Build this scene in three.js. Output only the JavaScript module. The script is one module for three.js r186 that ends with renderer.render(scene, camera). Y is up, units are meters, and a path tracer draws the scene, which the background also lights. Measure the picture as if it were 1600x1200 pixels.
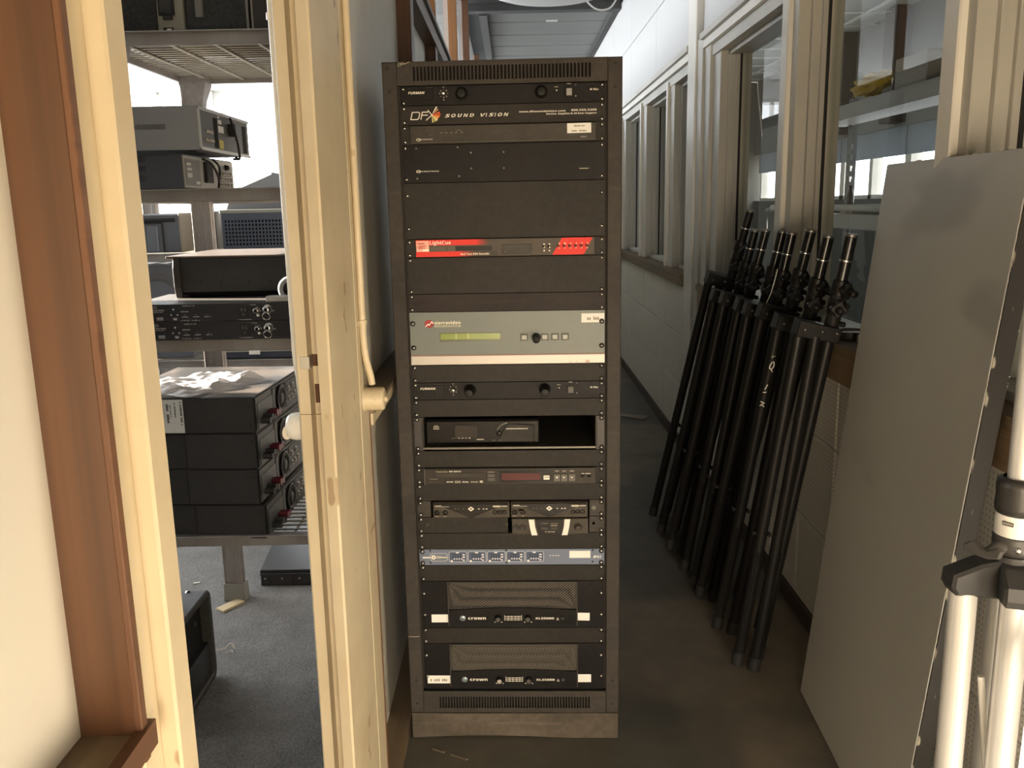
import * as THREE from 'three';
import { mergeGeometries, toCreasedNormals } from 'three/addons/utils/BufferGeometryUtils.js';
import { RectAreaLightUniformsLib } from 'three/addons/lights/RectAreaLightUniformsLib.js';

// ---------------------------------------------------------------- camera, sky, sun, exposure
const scene = new THREE.Scene();
const camera = new THREE.PerspectiveCamera(47.496, 1600 / 1200, 0.05, 80);
camera.position.set(0, 1.41765, 0);
camera.rotation.order = 'YXZ';
camera.rotation.set(-0.201186, 0.001685, -0.019226);
const renderer = new THREE.WebGLRenderer({ antialias: true });
renderer.toneMapping = THREE.LinearToneMapping;
renderer.toneMappingExposure = 1.25;
renderer.shadowMap.enabled = true;
renderer.shadowMap.type = THREE.PCFSoftShadowMap;
RectAreaLightUniformsLib.init();
scene.background = new THREE.Color(0.92, 0.96, 1.0);
scene.backgroundIntensity = 5.0;
const SUN = new THREE.Vector3(1, -0.31, 0.14).normalize();
const sun = new THREE.DirectionalLight(new THREE.Color(1.0, 0.9, 0.76), 43);
sun.target.position.set(0, 1, -1.1);
sun.position.copy(sun.target.position).addScaledVector(SUN, -14);
Object.assign(sun.shadow.camera, { left: -9, right: 9, top: 6, bottom: -6, near: 0.5, far: 40 });
sun.shadow.mapSize.set(4096, 4096);
scene.add(sun, sun.target);
// daylight entering at the windows of the storeroom (long wall, end wall) and of the room behind the glazing
function daylight(x, y, z, w, h, nx, nz, power, tint) {
  const l = new THREE.RectAreaLight(tint ? new THREE.Color(tint) : new THREE.Color(0.94, 0.97, 1.0), power, w, h);
  l.position.set(x, y, z); l.lookAt(x + nx, y, z + nz); scene.add(l);
}
for (const z of [-4.6, -7.4, -10.2]) daylight(-4.12, 2.0, z, 2.6, 1.5, 1, 0, 6);
daylight(-2.3, 2.0, -12.9, 3.4, 1.5, 0, 1, 3);
daylight(0.32, 0.72, 1.58, 1.2, 1.15, 0, -1, 14, 0xffe4c0);
daylight(3.45, 1.65, -9.0, 6.0, 0.6, -1, 0, 5);

// ---------------------------------------------------------------- helpers
let seed = 7;
const rnd = () => { seed = (seed * 1664525 + 1013904223) >>> 0; return seed / 4294967296; };
const rr = (a, b) => a + (b - a) * rnd();
const hash = (x, y, s) => { let h = Math.imul(x, 374761393) + Math.imul(y, 668265263) + Math.imul(s, 1442695041); h = Math.imul(h ^ (h >>> 13), 1274126177); h ^= h >>> 16; return (h >>> 0) / 4294967296; };
function vnoise(u, v, nx, ny, s) {            // tileable value noise on an nx by ny lattice
  const x = u * nx, y = v * ny, x0 = Math.floor(x), y0 = Math.floor(y), fx = x - x0, fy = y - y0;
  const sx = fx * fx * (3 - 2 * fx), sy = fy * fy * (3 - 2 * fy);
  const g = (i, j) => hash(((i % nx) + nx) % nx, ((j % ny) + ny) % ny, s);
  return (g(x0, y0) * (1 - sx) + g(x0 + 1, y0) * sx) * (1 - sy) + (g(x0, y0 + 1) * (1 - sx) + g(x0 + 1, y0 + 1) * sx) * sy;
}
const fbm = (u, v, nx, ny, s, o = 4) => { let a = 0, w = 0.5, t = 0; for (let i = 0; i < o; i++) { a += w * vnoise(u, v, nx << i, ny << i, s + i * 17); t += w; w *= 0.5; } return a / t; };
const clamp = (x, a = 0, b = 1) => Math.min(b, Math.max(a, x));
const smooth = (a, b, x) => { const t = clamp((x - a) / (b - a)); return t * t * (3 - 2 * t); };
function tex(n, metresU, metresV, fn, data = false) {   // fn(u, v) -> [r, g, b] linear for colours, 0..1
  const px = new Uint8Array(n * n * 4);
  const enc = (c) => { c = clamp(c); return Math.round(255 * (data ? c : c <= 0.0031308 ? 12.92 * c : 1.055 * Math.pow(c, 1 / 2.4) - 0.055)); };
  for (let j = 0; j < n; j++) for (let i = 0; i < n; i++) {
    const c = fn(i / n, j / n), k = (j * n + i) * 4;
    px[k] = enc(c[0]); px[k + 1] = enc(c[1]); px[k + 2] = enc(c[2]); px[k + 3] = 255;
  }
  const t = new THREE.DataTexture(px, n, n); t.wrapS = t.wrapT = THREE.RepeatWrapping;
  t.magFilter = THREE.LinearFilter; t.minFilter = THREE.LinearMipmapLinearFilter; t.generateMipmaps = true;
  if (!data) t.colorSpace = THREE.SRGBColorSpace;
  t.repeat.set(1 / metresU, 1 / metresV); t.needsUpdate = true; return t;
}
const mixc = (a, b, t) => [a[0] + (b[0] - a[0]) * t, a[1] + (b[1] - a[1]) * t, a[2] + (b[2] - a[2]) * t];
const mul = (a, k) => [a[0] * k, a[1] * k, a[2] * k];
const matt = (o) => { if (Array.isArray(o.color)) o.color = new THREE.Color().setRGB(...o.color); return new THREE.MeshPhysicalMaterial({ specularIntensity: 0.3, ...o }); };
const std = (o) => { if (Array.isArray(o.color)) o.color = new THREE.Color().setRGB(...o.color); return new THREE.MeshStandardMaterial(o); };
const plain = (c, rough = 0.5, metal = 0) => std({ color: c, roughness: rough, metalness: metal });

const used = new Map();
function numbered(n) { const k = used.get(n) || 0; used.set(n, k + 1); return k ? n + '_' + String(k).padStart(3, '0') : n; }
function put(geo, mat, name, parent) { const m = new THREE.Mesh(Array.isArray(geo) ? mergeGeometries(geo.map(flat)) : geo, mat); m.name = name; if (parent) parent.add(m); return m; }
function flat(g) { g = g.index ? g.toNonIndexed() : g; for (const k of Object.keys(g.attributes)) if (!['position', 'normal', 'uv'].includes(k)) g.deleteAttribute(k); if (!g.attributes.uv) g.setAttribute('uv', new THREE.BufferAttribute(new Float32Array(g.attributes.position.count * 2), 2)); return g; }
function thing(name, label, category, pos = [0, 0, 0], ry = 0, group) {
  const o = new THREE.Group(); o.name = numbered(name); o.position.set(...pos); o.rotation.y = ry;
  o.userData = { label, category }; if (group) o.userData.group = group; scene.add(o); return o;
}
function struct(name, parent = scene) { const o = new THREE.Group(); o.name = parent === scene ? numbered(name) : name; if (parent === scene) o.userData.kind = 'structure'; parent.add(o); return o; }
function copyOf(root, label, pos, ry) { const c = root.clone(); c.name = numbered(root.name.replace(/_\d{3}$/, '')); c.userData = { ...root.userData, label }; if (pos) c.position.set(...pos); if (ry !== undefined) c.rotation.y = ry; scene.add(c); return c; }
// chamfered box, uv in metres, centred on the origin
function cbox(w, h, d, r = 0.0015) {
  r = Math.min(r, w * 0.45, h * 0.45, d * 0.45);
  const s = new THREE.Shape(), a = w / 2 - r, b = h / 2 - r;
  s.moveTo(-a, -b); s.lineTo(a, -b); s.lineTo(a, b); s.lineTo(-a, b); s.closePath();
  const g = new THREE.ExtrudeGeometry(s, { depth: d - 2 * r, bevelEnabled: true, bevelThickness: r, bevelSize: r, bevelSegments: 1, steps: 1 });
  g.translate(0, 0, -d / 2 + r); return g;
}
const at = (g, x, y, z) => g.translate(x, y, z);
const B = (x0, x1, y0, y1, z0, z1, r = 0.002) => at(cbox(Math.abs(x1 - x0), Math.abs(y1 - y0), Math.abs(z1 - z0), r), (x0 + x1) / 2, (y0 + y1) / 2, (z0 + z1) / 2);
const cyl = (r0, r1, h, n = 20) => new THREE.CylinderGeometry(r1, r0, h, n);           // r0 bottom, r1 top, along y
const lathe = (pts, n = 24) => new THREE.LatheGeometry(pts.map((p) => new THREE.Vector2(...p)), n);
function tube(pts, r, n = 8, seg = 24) { return new THREE.TubeGeometry(new THREE.CatmullRomCurve3(pts.map((p) => new THREE.Vector3(...p))), seg, r, n); }
function bar(a, b, r, n = 10) { const A = new THREE.Vector3(...a), D = new THREE.Vector3(...b).sub(A), g = new THREE.CylinderGeometry(r, r, D.length(), n); g.translate(0, D.length() / 2, 0); g.applyQuaternion(new THREE.Quaternion().setFromUnitVectors(new THREE.Vector3(0, 1, 0), D.normalize())); return g.translate(...a); }
const facing = (g) => g.rotateX(Math.PI / 2);      // turn an upright lathe so that its axis points at +z
function prism(pts, d, r = 0.001, holes = []) {    // outline in xy, from z = 0 back to z = -d
  const s = new THREE.Shape(pts.map((p) => new THREE.Vector2(...p)));
  for (const h of holes) s.holes.push(new THREE.Path(h.map((p) => new THREE.Vector2(...p))));
  const g = new THREE.ExtrudeGeometry(s, { depth: d - 2 * r, bevelEnabled: r > 0, bevelThickness: r, bevelSize: r, bevelOffset: -r, bevelSegments: 1 });
  return g.translate(0, 0, -d + r);
}
// flat print (lettering, labels) on a face: a plane just proud of it
function print(parent, name, x, y, w, h, draw, o = {}) {
  const ppm = o.ppm || 2600, c = document.createElement('canvas'); c.width = Math.round(w * ppm); c.height = Math.round(h * ppm);
  const g = c.getContext('2d'); g.scale(ppm / 1000, ppm / 1000);       // draw in millimetres
  draw(g, w * 1000, h * 1000);
  const t = new THREE.CanvasTexture(c); t.colorSpace = THREE.SRGBColorSpace; t.magFilter = THREE.LinearFilter;
  const m = std({ map: t, transparent: !o.solid, roughness: o.rough ?? 0.6 });
  const p = put(new THREE.PlaneGeometry(w, h), m, name, parent); p.position.set(x, y, o.z ?? 0.0005); return p;
}
function txt(g, s, x, y, size, o = {}) {           // baseline at (x, y), millimetres, stretched to o.w if given
  g.save(); g.fillStyle = o.c || '#e9e4d8'; g.font = `${o.i ? 'italic ' : ''}${o.b === false ? '' : 'bold '}${size}px ${o.f || 'sans-serif'}`; g.textAlign = 'left';
  const w = g.measureText(s).width, k = o.w ? o.w / w : 1;
  g.translate(o.a === 'c' ? x - w * k / 2 : o.a === 'r' ? x - w * k : x, y); g.scale(k, 1); g.fillText(s, 0, 0); g.restore();
}

// ---------------------------------------------------------------- materials
const creamMap = tex(512, 0.9, 0.9, (u, v) => {
  const m = fbm(u, v, 4, 3, 3), f = fbm(u, v, 24, 24, 9, 3), chip = smooth(0.8, 0.83, fbm(u, v, 22, 16, 31, 3)), dirt = smooth(0.5, 0.8, fbm(u, v, 3, 5, 77));
  let c = mixc([0.6, 0.515, 0.36], [0.53, 0.44, 0.28], m); c = mul(c, 0.93 + 0.12 * f); c = mixc(c, [0.42, 0.32, 0.19], 0.35 * dirt); return mixc(c, [0.3, 0.2, 0.11], chip * 0.75);
});
const creamBump = tex(256, 0.9, 0.9, (u, v) => { const k = fbm(u, v, 14, 7, 31, 3); const a = 0.6 * fbm(u, v, 20, 20, 5, 3) + 0.3 * smooth(0.7, 0.76, k); return [a, a, a]; }, true);
const cream = std({ map: creamMap, bumpMap: creamBump, bumpScale: 0.0015, roughness: 0.5 });
const panelMap = tex(512, 1.3, 1.3, (u, v) => { const m = fbm(u, v, 3, 2, 13), s = smooth(0.62, 0.72, fbm(u, v, 3, 9, 51)); let c = mixc([0.67, 0.645, 0.57], [0.61, 0.575, 0.48], m); return mixc(c, [0.55, 0.46, 0.32], s * 0.22); });
const whitePanel = std({ map: panelMap, roughness: 0.55 });
const plaster = std({ map: tex(256, 1.7, 1.7, (u, v) => mul([0.82, 0.82, 0.8], 0.93 + 0.1 * fbm(u, v, 4, 4, 21))), roughness: 0.75 });
function woodMap(a, b, s) { return tex(512, 0.5, 1.6, (u, v) => { const g = fbm(u + 0.02 * fbm(u, v, 2, 2, s + 3), v, 28, 2, s, 4), p = fbm(u, v, 4, 3, s + 8), f = fbm(u, v, 90, 5, s + 5, 2); return mul(mixc(a, b, clamp(0.75 * g + 0.45 * p - 0.1)), 0.85 + 0.3 * f); }); }
const brownWood = std({ map: woodMap([0.055, 0.024, 0.01], [0.125, 0.056, 0.024], 5), roughness: 0.42 });
const edgeWood = std({ map: woodMap([0.085, 0.036, 0.016], [0.165, 0.074, 0.034], 15), roughness: 0.5 });
const orangeWood = std({ map: woodMap([0.3, 0.13, 0.05], [0.45, 0.22, 0.09], 25), roughness: 0.45 });
const sillWood = std({ map: woodMap([0.13, 0.09, 0.055], [0.23, 0.17, 0.1], 35), roughness: 0.55 });
const grayPaint = std({ map: tex(256, 0.8, 0.8, (u, v) => mul([0.5, 0.49, 0.445], 0.88 + 0.2 * fbm(u, v, 5, 3, 61))), roughness: 0.4 });
const palePaint = std({ map: tex(256, 0.8, 0.8, (u, v) => mul([0.74, 0.72, 0.66], 0.9 + 0.16 * fbm(u, v, 5, 3, 63))), roughness: 0.38 });
const tileMap = tex(512, 0.302, 0.302, (u, v) => { const d = Math.hypot((u * 22) % 1 - 0.5, (v * 22) % 1 - 0.5) / 22; const inn = u > 0.045 && u < 0.955 && v > 0.045 && v < 0.955; return mixc(mul([0.74, 0.71, 0.64], 0.92 + 0.1 * fbm(u, v, 6, 6, 81)), [0.42, 0.39, 0.33], inn ? 1 - smooth(0.007, 0.0115, d) : 0); });
const tileMat = std({ map: tileMap, roughness: 0.8 });
const concrete = std({ map: tex(1024, 2.6, 2.6, (u, v) => { const a = fbm(u, v, 4, 4, 91, 5), b = fbm(u, v, 40, 40, 93, 3), w = smooth(0.5, 0.66, fbm(u, v, 4, 3, 99)); return mul(mixc(mixc([0.078, 0.075, 0.06], [0.115, 0.105, 0.083], a), [0.24, 0.2, 0.145], 0.6 * w), 0.8 + 0.4 * b); }), roughness: 0.55 });
const carpetMat = std({ map: tex(512, 0.35, 0.35, (u, v) => mul([0.17, 0.168, 0.162], 0.45 + 0.75 * fbm(u, v, 90, 90, 111, 2) + 0.35 * fbm(u, v, 5, 5, 113, 3))), bumpMap: tex(256, 0.2, 0.2, (u, v) => { const a = fbm(u, v, 64, 64, 117, 2); return [a, a, a]; }, true), bumpScale: 0.004, roughness: 0.95 });
const ceilPlank = std({ map: tex(256, 1.2, 1.2, (u, v) => mul([0.2, 0.205, 0.2], 0.9 + 0.18 * fbm(u, v, 2, 8, 121))), roughness: 0.6 });
const darkSteel = plain([0.02, 0.02, 0.02], 0.6);
const dustMap = (base, dust, s, k = 1) => tex(512, 0.6, 0.6, (u, v) => { const a = fbm(u, v, 4, 4, s, 5), b = fbm(u, v, 60, 60, s + 7, 2), sc = smooth(0.72, 0.78, fbm(u, v, 3, 40, s + 21, 2)); return mul(mixc(mixc(base, dust, clamp((a - 0.25) * 1.2 * k)), mul(dust, 1.5), 0.12 * sc), 0.85 + 0.3 * b); });
const rackMetal = matt({ map: dustMap([0.042, 0.038, 0.033], [0.068, 0.06, 0.051], 131), roughness: 0.55 });
const plinthMetal = matt({ map: dustMap([0.05, 0.043, 0.034], [0.2, 0.165, 0.125], 137, 0.8), roughness: 0.65 });
const panelMetal = matt({ map: dustMap([0.0235, 0.0207, 0.018], [0.037, 0.0328, 0.028], 141), roughness: 0.5 });
const brownBlank = matt({ map: dustMap([0.026, 0.02, 0.018], [0.04, 0.031, 0.028], 145), roughness: 0.5 });
const deviceBlack = matt({ map: dustMap([0.0095, 0.009, 0.0086], [0.017, 0.0158, 0.0144], 151), roughness: 0.45 });
const deviceGray = matt({ map: dustMap([0.045, 0.041, 0.035], [0.07, 0.063, 0.053], 155), roughness: 0.4 });
const knobBlack = matt({ color: [0.014, 0.0135, 0.013], roughness: 0.4 });
const rubber = plain([0.015, 0.015, 0.015], 0.7);
const chrome = plain([0.75, 0.73, 0.7], 0.22, 1);
const screwMetal = plain([0.42, 0.4, 0.37], 0.28, 1);
const voidBlack = plain([0.004, 0.004, 0.004], 0.9);
const paper = plain([0.86, 0.85, 0.8], 0.8);
const galv = std({ map: tex(256, 0.3, 0.3, (u, v) => mixc([0.42, 0.41, 0.39], [0.29, 0.25, 0.23], fbm(u, v, 7, 4, 161))), roughness: 0.42, metalness: 0.55 });
const galvWire = plain([0.4, 0.37, 0.31], 0.4, 0.5);
const glass = new THREE.MeshPhysicalMaterial({ specularIntensity: 0.5, color: new THREE.Color(0.9, 0.93, 0.9), transmission: 1, thickness: 0, roughness: 0.01, ior: 1.5 });
const clearGlass = new THREE.MeshPhysicalMaterial({ color: 0xffffff, transmission: 1, thickness: 0, roughness: 0, ior: 1.5 });

// ---------------------------------------------------------------- the building
const XL = -0.33, XR = 0.98, CH = 3.1;
{
  const f = put([B(-0.36, 6, -0.1, 0, -13.2, 2.4)], concrete, 'floor', scene); f.userData.kind = 'structure'; used.set('floor', 1);
  const c = put([B(-4.4, -0.36, -0.1, 0.004, -13.2, 3.2)], carpetMat, numbered('floor'), scene); c.userData.kind = 'structure';
}
// ceiling: pale planks over the far part of the corridor, dark bare boards nearer
{
  const ce = struct('ceiling');
  put([B(-4.4, XL - 0.05, CH, CH + 0.1, -13.2, 3.2), B(XR + 0.1, 4.2, CH, CH + 0.1, -13.2, 2.4)], plaster, 'slab', ce);
  put([B(XL - 0.05, XR + 0.1, CH + 0.03, CH + 0.1, -13.2, 3.2)], plain([0.03, 0.03, 0.03], 0.9), 'slab', ce);
  const pl = cbox(1.16, 0.02, 0.598, 0.006);
  for (let z = -8.06; z > -13; z -= 0.622) { const m = put(pl, ceilPlank, 'plank', ce); m.position.set(0.4, CH + 0.01, z - 0.308); }
  const dk = cbox(1.31, 0.02, 0.6, 0.004), dm = plain([0.05, 0.05, 0.05], 0.8);
  for (let z = 2.2; z > -7.9; z -= 0.61) { const m = put(dk, dm, 'plank', ce); m.position.set(0.325, CH + 0.018, z - 0.3); }
  put([B(-0.33, 0.98, CH - 0.05, CH + 0.03, -8.05, -7.93)], plain([0.06, 0.062, 0.062], 0.7), 'cross_beam', ce);
  put([B(0.93, 0.978, CH - 0.04, CH + 0.01, -13, -8.06), B(-0.24, -0.17, CH - 0.06, CH + 0.01, -13, -8.06)], plain([0.025, 0.025, 0.023], 0.6), 'edge_strip', ce);
}
// right wall: acoustic tiles below the sill, frames and glazing, white boards above
const sillFar = [0.965, 1.03], sillNear = [0.89, 1.005], HB = 2.1, HT = 2.22;
{
  const w = struct('wall_right');
  put([B(XR + 0.025, 1.12, 0, 0.96, -13.2, 2.4), B(XR + 0.025, 1.12, HB + 0.01, CH, -13.2, 2.4), B(XR + 0.002, 1.12, 0, CH, 1.2, 2.4)], plaster, 'core', w);
  const tg = at(cbox(0.022, 0.2985, 0.2985, 0.0035), 0, 0, 0);
  // tile face looks along -x: turn a front-mapped tile so that its print faces the corridor
  const face = cbox(0.2985, 0.2985, 0.022, 0.0035); face.attributes.uv.array.forEach((v, i, a) => { a[i] = v + 0.151; }); face.rotateY(-Math.PI / 2);
  for (let r = 0; r < 3; r++) for (let z = 1.05; z > -13; z -= 0.302) {
    const m = put(face, tileMat, 'tile', w); m.position.set(XR + 0.012 + rr(-0.0012, 0.0012), 0.06 + 0.151 + r * 0.302, z - 0.151);
  }
  const b1 = cbox(0.02, 0.43, 1.21, 0.003), b2 = cbox(0.02, 0.44, 1.21, 0.003);
  const boardMat = plain([0.56, 0.565, 0.565], 0.6);
  for (let z = 1.2; z > -13; z -= 1.214) for (const [g, y] of [[b1, HT + 0.215], [b2, HT + 0.655]]) { const m = put(g, boardMat, 'panel', w); m.position.set(XR + 0.014, y, z - 0.607); }
}
{ const b = put([B(XR - 0.012, XR + 0.01, 0, 0.062, -13, 2.2)], std({ map: woodMap([0.05, 0.036, 0.025], [0.09, 0.065, 0.045], 45), roughness: 0.55 }), 'baseboard_right', scene); b.userData.kind = 'structure'; }
// pilaster, sills, header of the glazed wall
{
  const t = struct('trim_1');
  put([B(0.945, 1.06, 0, CH, -4.815, -4.62, 0.004)], palePaint, 'pilaster', t);
  put([B(0.955, 1.1, 0, HT - 0.01, -4.618, -4.5, 0.003), B(0.967, 1.1, 0.9, HT - 0.02, -4.498, -4.38, 0.003), B(0.985, 1.1, 0.9, HT - 0.03, -4.378, -4.24, 0.003)], grayPaint, 'stepped_jamb', t);
  put([B(0.935, 1.12, sillFar[0], sillFar[1] - 0.022, -13, -4.815), B(0.925, 1.12, sillFar[1] - 0.02, sillFar[1], -13, -4.815)], sillWood, 'sill', t);
  put([B(0.955, 1.12, sillNear[0], sillNear[1] - 0.03, -4.5, 1.2)], std({ map: woodMap([0.2, 0.13, 0.075], [0.32, 0.22, 0.13], 47), roughness: 0.5 }), 'sill', t);
  put([B(0.945, 1.12, sillNear[1] - 0.028, sillNear[1], -4.5, 1.2)], sillWood, 'sill_board', t);
  for (const [a, b] of [[-13, -4.815], [-4.5, 1.2]]) {
    put([B(0.975, 1.1, HB, HB + 0.05, a, b, 0.002)], grayPaint, 'header', t);
    put([B(0.955, 1.1, HB + 0.052, HT - 0.03, a, b, 0.002)], palePaint, 'header', t);
    put([B(0.938, 1.1, HT - 0.028, HT, a, b, 0.002)], grayPaint, 'header_cap', t);
  }
}
// windows of the right wall: [far edge, near edge of the opening]
const MULL = [[0.3, 0.42], [-0.9, -0.78], [-2.04, -1.93], [-3.24, -3.11], [-4.62, -4.24], [-5.55, -5.37], [-6.65, -6.44], [-7.76, -7.58], [-8.88, -8.7], [-10, -9.82], [-11.1, -10.92], [-12.2, -12.02]];
for (let i = 0; i < MULL.length; i++) {
  const zn = i ? MULL[i - 1][0] : 1.2, zf = MULL[i][1], near = zf > -4.7;
  const n = struct('window_' + (i + 1)), y0 = near ? sillNear[1] : sillFar[1];
  if (i !== 4) {
    const [a, b] = MULL[i];
    put([B(0.98, 1.12, y0, HB, a, b, 0.003)], grayPaint, 'mullion', n);
    put([B(0.962, 0.99, y0, HB + 0.03, a, a + (near ? 0.07 : 0.05), 0.004)], palePaint, 'batten', n);
  }
  // stop bead around the pane, then the pane
  const za = zf, zb = zn;
  put([B(1.02, 1.12, y0, HB, za, za + 0.02), B(1.05, 1.12, y0, HB, za + 0.02, za + 0.036)], grayPaint, 'stop_bead', n);
  put([B(1.02, 1.12, y0, HB, zb - 0.02, zb), B(1.02, 1.12, HB - 0.02, HB, za, zb), B(1.02, 1.12, y0, y0 + 0.02, za, zb)], grayPaint, 'stop_bead', n);
  put([B(1.066, 1.076, y0 + 0.02, HB - 0.02, za + 0.036, za + 0.042, 0.001)], rubber, 'gasket', n);
  const p = put(new THREE.PlaneGeometry(zb - za - 0.05, HB - y0 - 0.03), glass, 'pane', n); p.rotation.y = -Math.PI / 2; p.position.set(1.085, (HB + y0) / 2, (za + zb) / 2);
}
// left partition
{
  const w = struct('wall_left');
  put([B(-0.39, XL, 0, CH, -0.1, 2.4)], whitePanel, 'wall_section', w);
  put([B(-0.39, -0.378, 0.95, 2.12, -0.69, -0.1)], whitePanel, 'panel', w);
  put([B(-0.39, XL - 0.004, 0, 0.95, -0.66, -0.1)], whitePanel, 'panel', w);
  put([B(-0.39, XL, 2.16, CH, -3.1, -0.1)], whitePanel, 'wall_section', w);
  put([B(-0.385, -0.365, 0.03, 0.955, -3.08, -1.84), B(-0.385, -0.365, 0.985, 2.12, -3.08, -1.84)], whitePanel, 'panel', w);
  for (const [a, b] of [[-4.1, -3.18], [-5.84, -4.2], [-7.69, -5.94], [-10.35, -7.79], [-13, -10.45]]) put([B(-0.385, -0.365, 0.03, 2.12, a, b)], whitePanel, 'panel', w);
}
{ // dark boarding on the storeroom side of the partition
  const w = struct('wall_left'), bm = std({ map: woodMap([0.05, 0.046, 0.042], [0.09, 0.083, 0.076], 65), roughness: 0.6 });
  for (const [a, b] of [[-0.72, 3], [-13, -1.58]]) for (let z = a; z < b - 0.05; z += 0.3) put(B(-0.405, -0.391, 0.01, CH > 2.1 ? 2.1 : CH, z, Math.min(b, z + 0.297), 0.003), bm, 'board', w);
}
{ // wooden frame round the near panel
  const t = struct('trim_2');
  put([B(-0.39, -0.3295, 0.95, 2.12, -0.686, -0.6765, 0.001)], brownWood, 'reveal_board', t);
  put([B(-0.3305, -0.3245, 0.95, 2.12, -0.688, -0.6768, 0.001)], edgeWood, 'front_edge', t);
  put([B(-0.39, -0.33, 0.955, 0.977, -0.69, -0.1, 0.001)], sillWood, 'sill_board', t);
  put([B(-0.332, -0.321, 0.957, 0.981, -0.697, -0.1, 0.001)], edgeWood, 'sill_lip', t);
  put([B(-0.39, -0.31, 2.12, 2.2, -0.7, -0.1)], brownWood, 'head_board', t);
}
{ // near jamb and head of the doorway
  const d = struct('door_1');
  put([B(-0.39, XL, 0, 2.12, -0.74, -0.686, 0.002)], cream, 'casing', d);
  put([B(-0.39, -0.3135, 0, 2.12, -0.762, -0.7235, 0.0025)], cream, 'casing_bead', d);
  put([B(-0.39, -0.315, 2.1, 2.2, -1.74, -0.72, 0.003)], cream, 'door_head', d);
  // far jamb post: profile in plan (x, z), extruded to the head
  const prof = [[-0.377, -1.56], [-0.377, -1.493], [-0.374, -1.49], [-0.3555, -1.49], [-0.3535, -1.518], [-0.3375, -1.518], [-0.3355, -1.478], [-0.317, -1.474], [-0.3135, -1.478], [-0.3135, -1.735], [-0.318, -1.74], [-0.34, -1.74], [-0.36, -1.56]];
  const s = new THREE.Shape(prof.map(([x, z]) => new THREE.Vector2(x, -z)));
  const g = new THREE.ExtrudeGeometry(s, { depth: 2.12, bevelEnabled: false, steps: 1 }); g.rotateX(-Math.PI / 2);
  const j = put(g, cream, 'jamb_post', d);
  // uv of the sides from the extrusion runs along z: fine in metres
  const hole = std({ map: woodMap([0.05, 0.02, 0.01], [0.1, 0.045, 0.02], 55), roughness: 0.8 });
  const yS = 1.158, yD = 1.098;
  for (const [y, h] of [[yS, 0.021], [yD, 0.034]]) put([B(-0.3525, -0.343, y - h / 2, y + h / 2, -1.5185, -1.517, 0.0003)], hole, 'latch_mortise', j);
  put([B(-0.369, -0.3535, yS - 0.011, yS + 0.011, -1.4905, -1.4892, 0.0004), B(-0.355, -0.3525, yS - 0.011, yS + 0.011, -1.519, -1.489, 0.0004)], plain([0.45, 0.42, 0.36], 0.45, 0.7), 'strike_plate', j);
  put([B(-0.3745, -0.3375, 1.0655, 1.0668, -1.4912, -1.4895, 0.0003)], plain([0.16, 0.11, 0.06], 0.8), 'splice_joint', j);
}
{ // frames of the panels beyond the doorway
  const t = struct('trim_3');
  put([B(-0.385, -0.3135, 0, 2.12, -1.84, -1.741, 0.003)], cream, 'stile', t);
  put([B(-0.385, -0.312, 0, 2.12, -1.848, -1.841, 0.0008)], edgeWood, 'stile_edge', t);
  put([B(-0.385, -0.307, 0.955, 0.984, -3.08, -1.846, 0.003)], cream, 'sill', t);
  put([B(-0.365, -0.303, 0.982, 0.992, -3.08, -1.84, 0.002)], sillWood, 'sill_board', t);
  put([B(-0.385, -0.302, 0.004, 0.03, -3.08, -1.84, 0.003)], sillWood, 'base_board', t);
  put([B(-0.385, -0.318, 0, 2.14, -3.18, -3.082, 0.002)], brownWood, 'post', t);
  for (const z of [-4.15, -5.89, -7.74, -10.4, -12.45]) {
    put([B(-0.375, -0.318, 0, 2.13, z - 0.05, z + 0.05, 0.002)], brownWood, 'post', t);
    put([B(-0.372, -0.318, 2.2, CH, z - 0.05, z, 0.002)], z > -6 ? orangeWood : edgeWood, 'upper_post', t);
  }
  put([B(-0.385, -0.312, 2.12, 2.18, -13, -1.74, 0.003)], brownWood, 'transom', t);
  put([B(-0.385, -0.3, 2.182, 2.2, -13, -1.74, 0.003)], plain([0.16, 0.15, 0.135], 0.5), 'transom_cap', t);
}
{ // glazing above the transom
  const n = struct('window_13');
  for (const [a, b] of [[-4.2, -3.1], [-5.94, -4.15], [-7.79, -5.89], [-10.45, -7.74], [-12.5, -10.4]]) { const p = put(new THREE.PlaneGeometry(b - a - 0.05, CH - 2.2), clearGlass, 'pane', n); p.rotation.y = Math.PI / 2; p.position.set(-0.36, (CH + 2.2) / 2, (a + b) / 2); }
}
{ const w = struct('wall_far'); put([B(-0.36, 1.12, 0, CH, -13.2, -13)], plaster, 'wall_section', w); }
{ const w = struct('wall_near'); put([B(0.98, 4.2, 0, CH, 2.2, 2.4)], plaster, 'wall_section', w); put([B(-4.4, -0.36, 0, CH, 3, 3.2)], plain([0.2, 0.18, 0.15], 0.8), 'wall_section', w); }
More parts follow.
